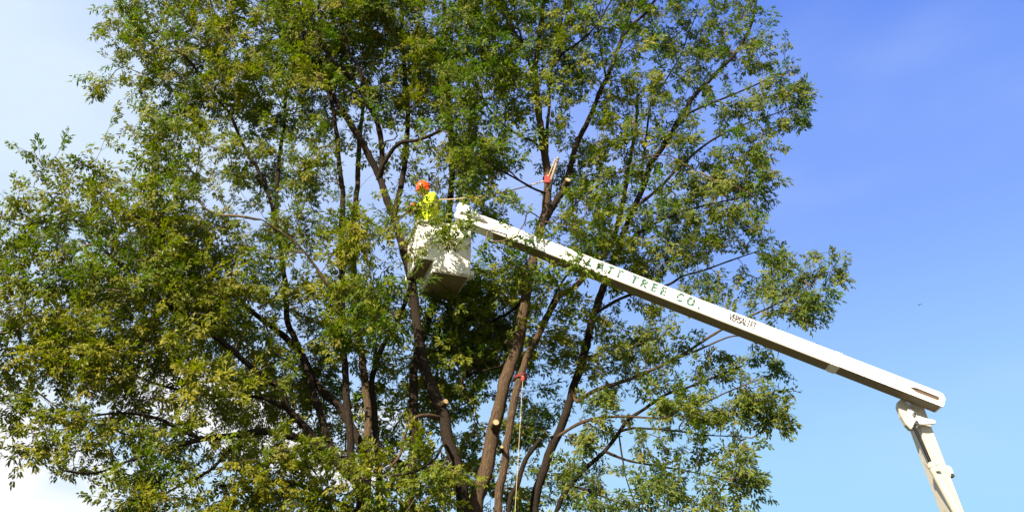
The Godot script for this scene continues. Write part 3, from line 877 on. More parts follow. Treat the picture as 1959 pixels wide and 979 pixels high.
# ---------------------------------------------------------------- the lift
func lift() -> void:
	var tip := Vector3(-0.956, 9.792, -13.429)          # lower near edge of the upper boom at its bucket end
	var a := Vector3(0.91094148, -0.41248676, 0.00634812)
	var out := Vector3(-0.00696857, 0, 0.99997572)
	var up := out.cross(a).normalized()
	var F := Transform3D(Basis(a, up, out), tip)        # along the boom, up across its side, towards the road
	var foot := Vector3(6.95, 0, -13.58)
	var t := thing("aerial_lift", foot, "white articulated aerial lift boom with green lettering and a worker's bucket at its far end", "aerial lift")
	var hh := 0.231
	var ww := 0.292
	# upper boom: wide sleeve, then the slimmer end with its slot
	var boom := part("upper_boom", slab(box_outline(0.62, 6.63, 0, hh), -ww, 0, F, 0.010), M.white, t)
	var tail := CSGCombiner3D.new()
	tail.name = "boom_knuckle_end"
	t.add_child(tail)
	tail.transform = Transform3D(F.basis, F.origin - foot)
	_csg(tail, _round_end(6.60, 8.25, 0.005, hh - 0.007, 0.10, 0.035), -ww + 0.012, -0.003, M.white, CSGShape3D.OPERATION_UNION)
	_csg(tail, PackedVector2Array([Vector2(7.70, 0.118), Vector2(7.82, 0.075), Vector2(8.15, 0.075), Vector2(8.185, 0.098), Vector2(8.16, 0.145), Vector2(7.82, 0.150)]), -0.25, 0.05, M.white, CSGShape3D.OPERATION_SUBTRACTION)
	part("slot_shade_lining", slab(PackedVector2Array([Vector2(7.715, 0.118), Vector2(7.824, 0.079), Vector2(8.146, 0.079), Vector2(8.178, 0.1), Vector2(8.156, 0.141), Vector2(7.824, 0.146)]), -0.040, -0.028, F, 0.001), M.slot_shade, t, "grimy recessed slot in the boom end, its shade painted dark")  # added dark lining paints the shade inside the slot
	var head := CSGCombiner3D.new()
	head.name = "boom_tip"
	t.add_child(head)
	head.transform = Transform3D(F.basis, F.origin - foot)
	var nose := _round_end(-0.66, 0.05, 0.008, hh - 0.004, 0.05, 0.05)
	var flipped := PackedVector2Array()
	for p in nose: flipped.append(Vector2(-p.x, p.y))
	_csg(head, flipped, -ww + 0.02, -0.004, M.white, CSGShape3D.OPERATION_UNION)
	_csg(head, PackedVector2Array([Vector2(0.02, 0.085), Vector2(0.50, 0.085), Vector2(0.58, 0.12), Vector2(0.50, 0.165), Vector2(0.02, 0.165)]), -0.12, 0.05, M.white, CSGShape3D.OPERATION_SUBTRACTION)
	part("slot_shade_lining", slab(PackedVector2Array([Vector2(0.025, 0.089), Vector2(0.498, 0.089), Vector2(0.572, 0.12), Vector2(0.498, 0.161), Vector2(0.025, 0.161)]), -0.075, -0.060, F, 0.001), M.grime_and_shade, t, "grimy recessed slot in the boom tip, its shade painted in")  # lining darkens the tip slot as its shade would
	part("boom_collar", slab(box_outline(6.52, 6.64, -0.005, hh + 0.003), -ww - 0.004, 0.003, F, 0.002), M.white, boom)
	part("underside_shade", slab(box_outline(0.7, 6.49, -0.007, -0.001), -ww + 0.014, -0.014, F, 0.002), M.belly_shade, boom, "underside of the boom, its shade painted on a dark panel")  # dark panel added under the white boom to paint its shade
	part("underside_shade", slab(box_outline(6.66, 8.212, -0.003, 0.0045), -ww + 0.026, -0.018, F, 0.001), M.belly_shade, boom, "underside of the boom end, its shade painted on a dark panel")
	# lettering
	var font := SystemFont.new()
	font.font_names = PackedStringArray(["Droid Sans"])
	font.font_weight = 700
	var bold := FontVariation.new()
	bold.base_font = font
	bold.variation_embolden = 0.7
	for q in [["P", 2.205, 0.128], ["L", 2.405, 0.128], ["A", 2.600, 0.128], ["T", 2.765, 0.128], ["T", 2.925, 0.128], ["T", 3.192, 0.128], ["R", 3.359, 0.126], ["E", 3.533, 0.124], ["E", 3.695, 0.124], ["C", 3.975, 0.126], ["O", 4.165, 0.124], [".", 4.315, 0.124]]:
		_letter(q[0], q[1], q[2], 0.145, 0.98, bold, M.ink, F, boom)
	var thin := SystemFont.new()
	thin.font_names = PackedStringArray(["Droid Sans"])
	thin.font_weight = 700
	var word := "VERSALIFT"
	for k in word.length():
		_letter(word[k], 4.841 + k * 0.0487, 0.135, 0.118, 0.62, thin, M.black_ink, F, boom)
	# rivets and seams on the near side
	for x in [6.72, 7.35, 7.5]:
		part("bolt", rod(F * Vector3(x, 0.19, -0.008), F * Vector3(x, 0.19, 0.008), 0.013, 8), M.cream, t)
	for x in [0.75, 1.15, 1.55, 6.30, 6.42]:
		part("bolt", rod(F * Vector3(x, 0.032, -0.004), F * Vector3(x, 0.032, 0.007), 0.011, 8), M.grime_and_shade, boom)
		part("bolt", rod(F * Vector3(x, 0.199, -0.004), F * Vector3(x, 0.199, 0.007), 0.011, 8), M.grime_and_shade, boom)
	part("access_plate", slab(box_outline(6.92, 7.16, 0.055, 0.165, 0.02), -0.002, 0.003, F, 0.001), M.cream, boom)
	# lower boom
	var d := Vector3(0.149, -0.989, 0).normalized()
	var L := Transform3D(Basis(d, Vector3(-d.y, d.x, 0), Vector3(0, 0, 1)), spot(1775, 826, 13.70))
	var long := 3.75
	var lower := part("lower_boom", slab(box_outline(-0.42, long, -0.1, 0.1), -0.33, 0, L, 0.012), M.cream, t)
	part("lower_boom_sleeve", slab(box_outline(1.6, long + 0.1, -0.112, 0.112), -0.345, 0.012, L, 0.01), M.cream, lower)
	# knuckle arm that folds the booms, with its pins and white link
	var near := L.origin.z
	var arm := _flat_outline([[1717, 778], [1718, 769], [1724, 764], [1733, 765], [1737, 776], [1741, 788], [1752, 799], [1756, 812], [1751, 822], [1742, 822], [1733, 813], [1724, 797]], near)
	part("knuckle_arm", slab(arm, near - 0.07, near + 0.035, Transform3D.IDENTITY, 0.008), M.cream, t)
	var plate := _flat_outline([[1734, 786], [1741, 785], [1752, 797], [1758, 812], [1751, 823], [1743, 819]], near)
	part("knuckle_plate", slab(plate, near + 0.036, near + 0.075, Transform3D.IDENTITY, 0.006), M.white, t)
	var link := _flat_outline([[1747, 801], [1753, 800], [1764, 804], [1782, 808], [1786, 811], [1785, 815], [1765, 817], [1752, 816]], near)
	part("folding_link", slab(link, near + 0.08, near + 0.125, Transform3D.IDENTITY, 0.01), M.white, t)
	for q in [[1745, 797], [1748.5, 813]]:
		var c := _on(q[0], q[1], near)
		part("pin", rod(c + Vector3(0, 0, 0.06), c + Vector3(0, 0, 0.14), 0.030, 12), M.steel, t)
		part("pin_head", rod(c + Vector3(0, 0, 0.137), c + Vector3(0, 0, 0.15), 0.013, 8), M.black, t)
	var knuckle := _on(1755, 779, near)
	part("knuckle_hub", rod(knuckle + Vector3(0, 0.06, -0.36), knuckle + Vector3(0, 0.06, 0.05), 0.10, 20), M.cream, t)
	# folding cylinder: dark rod, pale barrel, its hose
	var r0 := _on(1748.5, 813, near + 0.06)
	var r1 := _on(1781, 884, near + 0.09)
	var r2 := _on(1846, 1004, near + 0.10)
	var r3 := r1 + (r2 - r1) * 1.5
	part("cylinder_rod", rod(r0, r1 + (r1 - r0) * 0.05, 0.026), M.black, t)
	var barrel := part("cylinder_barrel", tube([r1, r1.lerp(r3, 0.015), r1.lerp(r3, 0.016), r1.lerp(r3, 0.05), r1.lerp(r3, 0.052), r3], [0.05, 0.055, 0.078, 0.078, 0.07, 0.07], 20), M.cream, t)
	part("port_block", slab(box_outline(-0.03, 0.03, -0.03, 0.03, 0.01), 0.0, 0.05, Transform3D(Basis(), r1.lerp(r3, 0.10) + Vector3(0, 0, 0.06)), 0.006), M.cream, barrel)
	# small boom rest bracket on the lower boom's right edge
	var B := Transform3D(L.basis, L.origin)
	var rest := part("boom_rest_bracket", slab(PackedVector2Array([Vector2(0.54, 0.101), Vector2(0.54, 0.15), Vector2(0.58, 0.185), Vector2(0.68, 0.185), Vector2(0.70, 0.15), Vector2(0.70, 0.101)]), -0.16, -0.04, B, 0.01), M.white, t)
	part("bracket_pad", slab(box_outline(0.66, 0.715, 0.125, 0.180), -0.15, -0.038, B, 0.004), M.rubber, rest)
	# turret and pedestal below the picture
	var base := L * Vector3(long, 0, -0.165)
	part("turret", slab(box_outline(-0.32, 0.32, 0, 0.75, 0.06), -0.3, 0.3, Transform3D(Basis(), Vector3(base.x, base.y - 0.55, base.z)), 0.02), M.white, t)
	part("pedestal", lathe([Vector2(0.0, 0.0), Vector2(0.55, 0.0), Vector2(0.55, 0.12), Vector2(0.34, 0.16), Vector2(0.30, base.y - 0.62), Vector2(0.38, base.y - 0.60), Vector2(0.38, base.y - 0.555), Vector2(0.0, base.y - 0.555)], Transform3D(Basis(), Vector3(base.x, 0, base.z)), 28), M.white, t)
	bucket(t, F)


func _on(px: float, py: float, z: float) -> Vector3:
	return spot(px, py, -z)


func _flat_outline(px: Array, z: float) -> PackedVector2Array:
	var o := PackedVector2Array()
	for q in px:
		var p := _on(q[0], q[1], z)
		o.append(Vector2(p.x, p.y))
	return o


func _letter(ch: String, x: float, y: float, tall: float, squeeze: float, font: Font, mat: Material, F: Transform3D, parent: Node3D) -> void:
	var m := TextMesh.new()
	m.text = ch
	m.font = font
	m.font_size = 64
	m.pixel_size = tall / 45.7
	m.depth = 0.004
	m.vertical_alignment = VERTICAL_ALIGNMENT_CENTER
	var o := MeshInstance3D.new()
	o.name = "letter"
	o.mesh = m
	o.material_override = mat
	parent.add_child(o, true)
	var off := -tall * 0.06
	o.transform = Transform3D(F.basis * Basis.from_scale(Vector3(squeeze, 1, 1)), F * Vector3(x, y + off, 0.004) - origin_of(parent))


func _round_end(x0: float, x1: float, y0: float, y1: float, r_up: float, r_low: float) -> PackedVector2Array:
	var o := PackedVector2Array([Vector2(x0, y1), Vector2(x0, y0)])
	for k in 6:
		var w := deg_to_rad(-90 + k * 18.0)
		o.append(Vector2(x1 - r_low + cos(w) * r_low, y0 + r_low + sin(w) * r_low))
	for k in 6:
		var w := deg_to_rad(k * 18.0)
		o.append(Vector2(x1 - r_up + cos(w) * r_up, y1 - r_up + sin(w) * r_up))
	return o


func _csg(parent: Node3D, outline: PackedVector2Array, z0: float, z1: float, mat: Material, how: int) -> void:
	var c := CSGPolygon3D.new()
	c.name = "shape"
	c.polygon = outline
	c.depth = z1 - z0
	c.position = Vector3(0, 0, z1)
	c.operation = how
	c.material = mat
	parent.add_child(c, true)


func bucket(t: Node3D, F: Transform3D) -> void:
	var q := spot(827.5, 519, 13.85)                # lower near-left corner of the foot well
	var turn := deg_to_rad(-19.0)
	var right := Vector3(cos(turn), 0, sin(turn))
	var back := Vector3(sin(turn), 0, -cos(turn))
	var G := Transform3D(Basis(right, Vector3.UP, -back), q)      # x right, y up, z towards the road
	var deep := 0.98
	var body := Node3D.new()
	body.name = "bucket"
	t.add_child(body, true)
	# one shell: outline of the near face, a step under its left part; hollow inside
	var csg := CSGCombiner3D.new()
	csg.name = "bucket_shell"
	body.add_child(csg)
	csg.transform = Transform3D(G.basis, G.origin - t.position)
	var shape := PackedVector2Array([Vector2(0.02, 0), Vector2(0.64, 0), Vector2(0.66, 0.03), Vector2(0.67, 0.95), Vector2(-0.28, 0.95), Vector2(-0.26, 0.25), Vector2(-0.24, 0.225), Vector2(0.0, 0.225), Vector2(0.0, 0.02)])
	_csg(csg, shape, -deep, 0, M.bucket, CSGShape3D.OPERATION_UNION)
	_csg(csg, PackedVector2Array([Vector2(0.03, 0.03), Vector2(0.63, 0.03), Vector2(0.64, 1.0), Vector2(-0.25, 1.0), Vector2(-0.23, 0.255), Vector2(0.03, 0.255)]), -deep + 0.03, -0.03, M.bucket, CSGShape3D.OPERATION_SUBTRACTION)
	# rolled rim, four lengths
	for e in [[Vector3(-0.30, 0.95, 0.012), Vector3(0.69, 0.95, 0.012)], [Vector3(0.682, 0.95, 0.0), Vector3(0.682, 0.95, -deep)], [Vector3(0.69, 0.95, -deep - 0.012), Vector3(-0.30, 0.95, -deep - 0.012)], [Vector3(-0.292, 0.95, -deep), Vector3(-0.292, 0.95, 0.0)]]:
		part("rim", rod(G * e[0], G * e[1], 0.026, 10), M.bucket, body)
	part("kick_plate", slab(box_outline(0.03, 0.63, 0.012, 0.05), 0.001, 0.012, G, 0.004), M.grime_and_shade, body)
	for x in [0.08, 0.30, 0.55]:
		part("rivet", rod(G * Vector3(x, 0.13, -0.01), G * Vector3(x, 0.13, 0.012), 0.014, 8), M.grime_and_shade, body)
	part("step_lip", slab(box_outline(-0.25, -0.002, 0.205, 0.240), 0.001, 0.022, G, 0.006), M.bucket, body)
	part("bucket_floor_shade", slab(box_outline(0.03, 0.63, -0.005, -0.001), -deep + 0.01, -0.01, G, 0.001), M.belly_shade, body, "underside of the bucket, its shade painted on a dark panel")  # bucket underside shade painted by an added dark sheet
	part("step_underside_shade", slab(box_outline(-0.232, -0.004, 0.2185, 0.2235), -deep + 0.01, -0.006, G, 0.001), M.belly_shade, body, "underside of the bucket step, its shade painted on a dark panel")
	part("latch", slab(box_outline(0.672, 0.74, 0.06, 0.15), -0.22, -0.02, G, 0.012), M.white, body)
	part("side_rib", slab(box_outline(0.61, 0.655, 0.03, 0.90), 0.001, 0.024, G, 0.008), M.bucket, body)
	# pivot between bucket and boom tip, levelling cylinder and controls
	var p := F * Vector3(0.12, 0.06, -0.02)
	var w := G * Vector3(0.60, 0.72, 0.0)
	part("bucket_pivot", rod(F * Vector3(0.10, 0.05, -0.27), F * Vector3(0.10, 0.05, -0.60), 0.07, 16), M.white, t)
	part("pivot_bracket", slab(box_outline(-0.07, 0.20, -0.22, 0.10, 0.05), -0.40, -0.30, F, 0.012), M.white, t)
	part("levelling_rod", rod(p + Vector3(0.02, -0.10, 0.02), p + Vector3(0.06, -0.24, 0.0), 0.042, 12), M.white, t)
	part("control_box", slab(box_outline(-0.10, 0.10, 0.20, 0.34, 0.02), -0.20, -0.06, F, 0.01), M.white, t)
	for k in 3:
		part("control_lever", rod(F * Vector3(-0.06 + k * 0.06, 0.34, -0.13), F * Vector3(-0.07 + k * 0.06, 0.43, -0.12), 0.007, 6), M.black, t)
	part("jib_fairing", slab(_round_end(-0.10, 0.30, 0.225, 0.275, 0.02, 0.02), -0.24, -0.05, F, 0.008), M.white, t)
	bucket_frame = G


var bucket_frame: Transform3D


# ---------------------------------------------------------------- the worker
func hand(wrist: Vector3, ahead: Vector3, palm: Vector3, left: bool, col: Color) -> ArrayMesh:      # a gloved hand closed round a grip
	ahead = ahead.normalized()
	var thumb := ahead.cross(palm).normalized() * (1.0 if left else -1.0)
	palm = thumb.cross(ahead).normalized() * (1.0 if left else -1.0)
	var bones := []
	for k in 4:
		var s := 0.030 - k * 0.020
		var knuckle := wrist + ahead * (0.088 - absf(k - 1.2) * 0.006) + thumb * s
		bones.append([wrist + ahead * 0.012 + thumb * s * 0.6, knuckle, 0.016, 0.0125, col])
		var l: float = [0.040, 0.045, 0.041, 0.032][k]
		var j1 := knuckle + (ahead * 0.45 + palm * 0.9).normalized() * l
		var j2 := j1 + (ahead * -0.65 + palm * 0.75).normalized() * l * 0.66
		var j3 := j2 + (ahead * -0.98 - palm * 0.15).normalized() * l * 0.5
		bones.append([knuckle, j1, 0.0105, 0.0098, col])
		bones.append([j1, j2, 0.0098, 0.009, col])
		bones.append([j2, j3, 0.009, 0.008, col])
	var t0 := wrist + ahead * 0.02 + thumb * 0.028
	var t1 := t0 + (ahead * 0.55 + thumb * 0.6 + palm * 0.35).normalized() * 0.042
	var t2 := t1 + (ahead * 0.6 + palm * 0.85 - thumb * 0.1).normalized() * 0.034
	bones.append([t0, t1, 0.0155, 0.012, col])
	bones.append([t1, t2, 0.0118, 0.009, col])
	bones.append([wrist - ahead * 0.03, wrist + ahead * 0.02, 0.030, 0.027, col])
	return skin(bones, 0.0045, 0.008)


func worker() -> void:
	var skin_c := Color(0.46, 0.25, 0.165)
	var shirt := Color(0.58, 0.76, 0.035)
	var cloth := Color(0.055, 0.06, 0.075)
	var boot := Color(0.05, 0.035, 0.02)
	var G := bucket_frame
	var floor_at := G * Vector3(0.30, 0.035, -0.50)
	var fwd := Vector3(-0.80, 0, 0.60)
	var left := Vector3(0.60, 0, 0.80)
	var feet := floor_at
	var neck := spot(817, 378, 14.2)
	var hip := feet.lerp(Vector3(neck.x, feet.y, neck.z), 0.45) + Vector3(0, 0.90, 0)
	var chest := hip.lerp(neck, 0.66) + fwd * 0.015
	var head := spot(811.5, 365, 14.15)
	var t := thing("person", Vector3(feet.x, feet.y, feet.z), "worker in orange hard hat and bright yellow shirt, reaching left from the white bucket", "person")
	var sl := neck + left * 0.175 + Vector3(0, -0.055, 0)
	var sr := neck - left * 0.175 + Vector3(0, -0.055, 0)
	var grip := spot(786, 396, 13.98)
	var wl := grip + Vector3(0.075, -0.02, 0.05)
	var wr := grip + Vector3(0.085, 0.055, -0.115)
	var el := _elbow(sl, wl, 0.30, 0.265, Vector3(0.2, -1, 0.35))
	var er := _elbow(sr, wr, 0.30, 0.265, Vector3(-0.2, -1, -0.3))
	var bones := [
		[hip - left * 0.07, hip + left * 0.07, 0.125, 0.125, cloth], [hip + Vector3(0, 0.10, 0), chest, 0.125, 0.145, shirt], [chest - left * 0.07, chest + left * 0.07, 0.125, 0.125, shirt],
		[chest, neck + Vector3(0, -0.06, 0), 0.14, 0.085, shirt], [sr, sl, 0.07, 0.07, shirt], [neck + Vector3(0, -0.05, 0), neck + Vector3(0, 0.05, 0), 0.058, 0.056, skin_c],
		[sl, el, 0.066, 0.052, shirt], [el, wl, 0.050, 0.036, shirt], [sr, er, 0.066, 0.052, shirt], [er, wr, 0.050, 0.036, shirt]]
	for s in [-1.0, 1.0]:
		var knee: Vector3 = feet + left * 0.10 * s + fwd * 0.05 + Vector3(0, 0.48, 0)
		var ankle: Vector3 = feet + left * 0.12 * s - fwd * 0.02 + Vector3(0, 0.09, 0)
		bones.append([hip + left * 0.09 * s, knee, 0.092, 0.062, cloth])
		bones.append([knee, ankle, 0.060, 0.045, cloth])
		bones.append([ankle, ankle + fwd * 0.13 + Vector3(0, -0.045, 0), 0.05, 0.042, boot])
	part("body", skin(bones, 0.016, 0.05), M.body, t)
	# head: skull, jaw, nose, ears
	var look_at_saw := (grip - head)
	var f := (fwd * 0.86 + Vector3(look_at_saw.x, look_at_saw.y, look_at_saw.z).normalized() * 0.45).normalized()
	var l := Vector3.UP.cross(f).normalized()
	var u := f.cross(l).normalized()
	var hb := [[head + u * 0.025 - f * 0.02, head + u * 0.03 + f * 0.02, 0.088, 0.082, skin_c], [head - u * 0.03 + f * 0.02, head - u * 0.085 + f * 0.055, 0.062, 0.030, skin_c], [head - l * 0.03 - u * 0.07 + f * 0.03, head + l * 0.03 - u * 0.07 + f * 0.03, 0.032, 0.032, skin_c],
		[head + f * 0.092 + u * 0.012, head + f * 0.116 - u * 0.022, 0.009, 0.014, skin_c], [head - u * 0.06 - f * 0.02, neck + Vector3(0, 0.02, 0), 0.052, 0.055, skin_c],
		[head + f * 0.083 - u * 0.052 - l * 0.018, head + f * 0.083 - u * 0.052 + l * 0.018, 0.010, 0.010, Color(0.40, 0.16, 0.12)]]
	for s in [-1.0, 1.0]:
		hb.append([head + l * 0.083 * s + u * 0.012, head + l * 0.090 * s - u * 0.025 - f * 0.005, 0.016, 0.011, skin_c])
		hb.append([head + l * 0.02 * s + u * 0.036 + f * 0.082, head + l * 0.05 * s + u * 0.036 + f * 0.066, 0.010, 0.009, Color(0.12, 0.07, 0.04)])
	part("head", skin(hb, 0.006, 0.02), M.body, t)
	for s in [-1.0, 1.0]:
		var e: Vector3 = head + l * 0.034 * s + u * 0.014 + f * 0.083
		part("eye", rod(e - f * 0.006, e + f * 0.008, 0.011, 8), plain(Color(0.7, 0.68, 0.64), 0.3), t)
	# hard hat with brim, ear muffs and chin strap
	var tilt := Basis(l, u, f) * Basis.from_euler(Vector3(deg_to_rad(12), 0, 0))
	var H := Transform3D(tilt * Basis.from_scale(Vector3(0.92, 1, 1.12)), head + u * 0.052)
	var prof := [Vector2(0.112, -0.012), Vector2(0.122, -0.010), Vector2(0.124, 0.0), Vector2(0.122, 0.03), Vector2(0.114, 0.065), Vector2(0.096, 0.098), Vector2(0.066, 0.122), Vector2(0.03, 0.134), Vector2(0.0, 0.136)]
	var hat := part("hard_hat", lathe(prof, H, 28), M.orange, t, "orange hard hat")
	var brim := PackedVector2Array()
	for k in 13:
		var w := deg_to_rad(-75 + k * 12.5)
		brim.append(Vector2(sin(w) * 0.122, cos(w) * 0.205 - 0.02))
	for k in range(12, -1, -1):
		var w := deg_to_rad(-75 + k * 12.5)
		brim.append(Vector2(sin(w) * 0.108, cos(w) * 0.108))
	var flat := Transform3D(Basis(H.basis.x, H.basis.z, -H.basis.y), H.origin)
	part("brim", slab(brim, 0.0, 0.010, flat, 0.0), M.orange, hat)
	part("ridge", tube([H * Vector3(0, 0.06, 0.118), H * Vector3(0, 0.118, 0.075), H * Vector3(0, 0.138, 0.0), H * Vector3(0, 0.118, -0.075), H * Vector3(0, 0.06, -0.118)], [0.008, 0.012, 0.013, 0.012, 0.008], 8), M.orange, hat)
	for s in [-1.0, 1.0]:
		part("ear_muff", rod(head + l * 0.085 * s - u * 0.005, head + l * 0.116 * s - u * 0.005, 0.033, 16), M.orange, t)
	part("chin_strap", tube([head + l * 0.09 - u * 0.03, head + l * 0.06 - u * 0.10 + f * 0.03, head - u * 0.122 + f * 0.05, head - l * 0.06 - u * 0.10 + f * 0.03, head - l * 0.09 - u * 0.03], [0.006, 0.006, 0.006, 0.006, 0.006], 6), M.rubber, t)
	var glove := Color(0.50, 0.055, 0.03)
	part("glove", hand(wl, (grip + Vector3(0, 0.01, 0.02) - wl), Vector3(-0.2, -1, -0.2), true, glove), M.body, t)
	part("glove", hand(wr, (grip + Vector3(0.01, 0.03, -0.06) - wr), Vector3(-0.3, -1, 0.2), false, glove), M.body, t)
	# harness straps over the shirt
	for s in [-1.0, 1.0]:
		var over := []
		for k in 7:
			var a := k / 6.0
			var y := lerpf(-0.30, 0.0, sin(a * PI * 0.5))
			over.append(neck + left * s * lerpf(0.07, 0.10, a) + Vector3(0, y - 0.03, 0) + fwd * lerpf(0.165, 0.02, a * a))
		part("harness_strap", tube(over, [0.012, 0.012, 0.012, 0.012, 0.012, 0.012, 0.012], 6), M.rubber, t)
	# small chainsaw in the hands
	var dirn := Vector3(-0.55, -0.72, 0.18).normalized()
	var c := thing("chainsaw", grip, "small red and grey chainsaw held by the worker against the dark stem", "chainsaw")
	var sx := dirn
	var sz := sx.cross(Vector3.UP).normalized()
	var sy := sz.cross(sx).normalized()
	var S := Transform3D(Basis(sx, sy, sz), grip)
	part("engine_housing", slab(box_outline(-0.09, 0.11, -0.075, 0.03, 0.025), -0.05, 0.05, S, 0.014), M.orange, c)
	part("guide_bar", slab(box_outline(0.10, 0.42, -0.055, -0.005, 0.02), -0.004, 0.004, S, 0.0015), M.steel, c)
	part("front_handle", tube([S * Vector3(0.02, -0.05, 0.055), S * Vector3(0.02, 0.03, 0.06), S * Vector3(0.015, 0.075, 0.03), S * Vector3(0.015, 0.075, -0.03), S * Vector3(0.02, 0.03, -0.06)], [0.011, 0.011, 0.011, 0.011, 0.011], 8), M.black, c)
	part("rear_handle", tube([S * Vector3(-0.08, 0.02, 0), S * Vector3(-0.13, 0.045, 0), S * Vector3(-0.15, 0.0, 0), S * Vector3(-0.10, -0.05, 0)], [0.013, 0.013, 0.013, 0.013], 8), M.black, c)
	# the line from the worker to the rigging point
	var a := neck + left * 0.13 + Vector3(0.02, -0.13, 0.02)
	var b := spot(1044, 345, 14.24)
	rope_between("rope", a, b, 0.10, 0.011, "tan rope running from the worker across to the red sling on the middle tree")


func _elbow(s: Vector3, w: Vector3, upper: float, fore: float, hint: Vector3) -> Vector3:
	var d := w - s
	var l := minf(d.length(), upper + fore - 0.005)
	var x := (upper * upper - fore * fore + l * l) / (2.0 * l)
	var h := sqrt(maxf(0.0, upper * upper - x * x))
	var n := d.normalized()
	var side := (hint - n * hint.dot(n)).normalized()
	return s + n * x + side * h


func rope_between(called: String, a: Vector3, b: Vector3, sag: float, r: float, label: String) -> void:
	var p := []
	var rr := []
	for k in 25:
		var f := k / 24.0
		p.append(a.lerp(b, f) + Vector3(0, -sag * 4.0 * f * (1.0 - f), 0))
		rr.append(r)
	var o := MeshInstance3D.new()
	o.name = numbered(called)
	var s := Soup.new()
	s.ring_tube(PackedVector3Array(p), PackedFloat32Array(rr), 8)
	o.mesh = s.mesh()
	o.material_override = M.rope
	add_child(o)
	tag(o, label, "rope")


func sling(at: Vector3, around: Vector3, r: float, label: String, eye: float) -> void:      # red webbing round a stem with a pulley block hung in front
	var t := thing("pulley_block", at, label, "pulley", "red rigging gear on the middle tree")
	for k in 3:
		var p := []
		var rr := []
		for j in 17:
			var w := TAU * j / 16.0
			p.append(around + Vector3(cos(w) * r, sin(w * 1.0 + k) * 0.025 + (k - 1) * 0.035, sin(w) * r))
			rr.append(eye * 0.22)
		part("webbing", tube(p, rr, 8), M.red, t)
	part("cheek_plate", slab(box_outline(-eye, eye, -eye * 1.5, eye * 1.2, eye * 0.7), 0.012, 0.022, Transform3D(Basis(), at), 0.003), M.red, t)
	part("cheek_plate", slab(box_outline(-eye, eye, -eye * 1.5, eye * 1.2, eye * 0.7), -0.022, -0.012, Transform3D(Basis(), at), 0.003), M.red, t)
	part("sheave", rod(at + Vector3(0, -eye * 0.3, -0.011), at + Vector3(0, -eye * 0.3, 0.011), eye * 0.72, 16), M.steel, t)
	part("shackle", tube([at + Vector3(-eye * 0.4, eye, 0), at + Vector3(-eye * 0.3, eye * 1.7, -0.01), at + Vector3(eye * 0.3, eye * 1.7, -0.01), at + Vector3(eye * 0.4, eye, 0)], [0.009, 0.009, 0.009, 0.009], 8), M.steel, t)


func rigging() -> void:
	sling(spot(1047, 343, 14.22), spot(1048.5, 341, 14.4), 0.09, "red sling and pulley high on the middle tree, where the tan rope ends", 0.055)
	var low := spot(1000, 724, 14.16)
	sling(low, spot(996, 722, 14.42), 0.105, "red pulley lower down between the pale twin stems, a rope hanging from it", 0.028)
	rope_between("rope", low + Vector3(0.0, -0.03, 0.012), Vector3(low.x - 0.42, 0.15, low.z + 0.35), 0.0, 0.0036, "pale rope hanging straight down from the lower red pulley")
	rope_between("rope", spot(1049, 338, 14.22), spot(1062, 304, 14.14), 0.0, 0.008, "short doubled rope tail tied up against the broken stub above the upper sling")


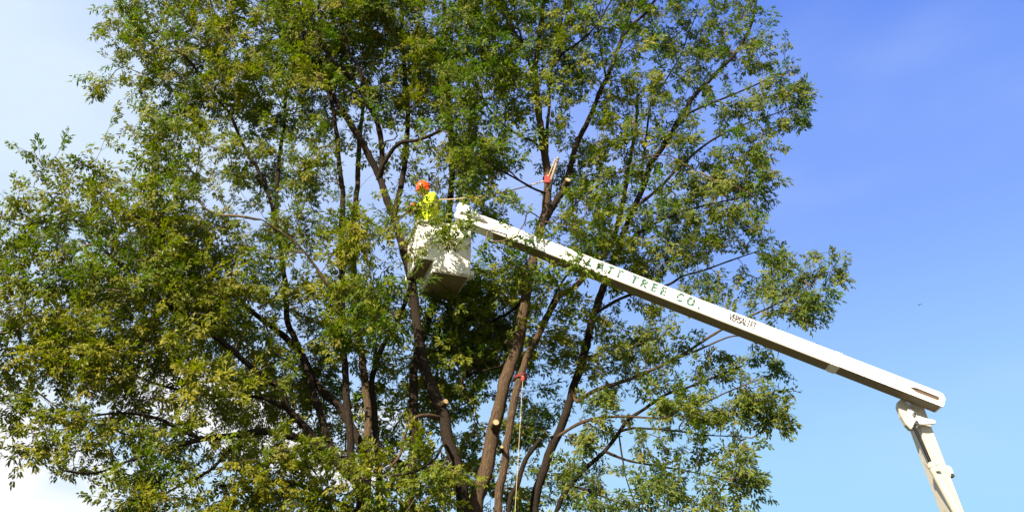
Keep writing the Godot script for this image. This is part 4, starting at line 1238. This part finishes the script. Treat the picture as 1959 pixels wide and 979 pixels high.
func bird() -> void:
	var p := spot(1760, 583, 62.0)
	var t := thing("bird", p, "tiny dark bird far off in the clear blue sky right of the trees", "bird")
	var X := Transform3D(Basis.from_euler(Vector3(0.25, 0.7, 0.3)), p)
	var d := Color(0.03, 0.03, 0.035)
	part("body", skin([[X * Vector3(-0.07, 0, 0), X * Vector3(0.06, 0.005, 0), 0.022, 0.034, d], [X * Vector3(0.06, 0.01, 0), X * Vector3(0.10, 0.02, 0), 0.024, 0.02, d], [X * Vector3(0.11, 0.02, 0), X * Vector3(0.135, 0.015, 0), 0.009, 0.003, d], [X * Vector3(-0.07, 0, 0), X * Vector3(-0.15, 0.0, 0), 0.018, 0.012, d]], 0.009, 0.02), M.body, t)
	for s in [-1.0, 1.0]:
		var w := Soup.new()
		var o := [Vector3(0.05, 0.01, 0.02 * s), Vector3(0.07, 0.05, 0.12 * s), Vector3(0.0, 0.07, 0.24 * s), Vector3(-0.03, 0.055, 0.14 * s), Vector3(-0.04, 0.01, 0.02 * s)]
		for y in [0.0, -0.006]:
			for k in range(1, 4):
				w.tri(X * (o[0] + Vector3(0, y, 0)), X * (o[k] + Vector3(0, y, 0)), X * (o[k + 1] + Vector3(0, y, 0)), d)
		part("wing", w.mesh(), M.body, t)


func _ready() -> void:
	rng.seed = 20240
	wobble.seed = 77
	wobble.frequency = 0.6
	wobble.fractal_octaves = 3
	var cam := Camera3D.new()
	cam.name = "camera"
	cam.fov = rad_to_deg(2.0 * atan(489.5 / LENS))
	cam.near = 0.1
	cam.far = 4000.0
	cam.position = EYE
	cam.rotation_degrees = Vector3(PITCH, 0, 0)
	add_child(cam)
	cam.current = true
	var env := Environment.new()
	env.background_mode = Environment.BG_SKY
	env.sky = Sky.new()
	env.sky.sky_material = make_sky()
	env.tonemap_mode = Environment.TONE_MAPPER_LINEAR
	env.tonemap_exposure = EXPOSURE
	env.sdfgi_enabled = true
	env.ssao_enabled = true
	env.ssil_enabled = true
	var world := WorldEnvironment.new()
	world.name = "daylight"
	world.environment = env
	add_child(world)
	var sun := DirectionalLight3D.new()
	sun.name = "sun"
	sun.light_energy = 1.6
	sun.light_color = Color(1.0, 0.94, 0.84)
	sun.light_angular_distance = 0.5
	sun.shadow_enabled = true
	sun.rotation_degrees = Vector3(-SUN_HIGH, SUN_TURN, 0)
	add_child(sun)
	materials()
	var ground := MeshInstance3D.new()
	ground.name = "ground"
	var plane := PlaneMesh.new()
	plane.size = Vector2(6000, 6000)
	ground.mesh = plane
	ground.material_override = M.ground
	add_child(ground)
	tag(ground, "dry short grass ground under the trees", "ground", "", "structure")
	for k in 5: sprays.append(make_spray(100 + k))
	tree_left()
	tree_middle_left()
	tree_centre()
	tree_right()
	lift()
	worker()
	rigging()
	bird()
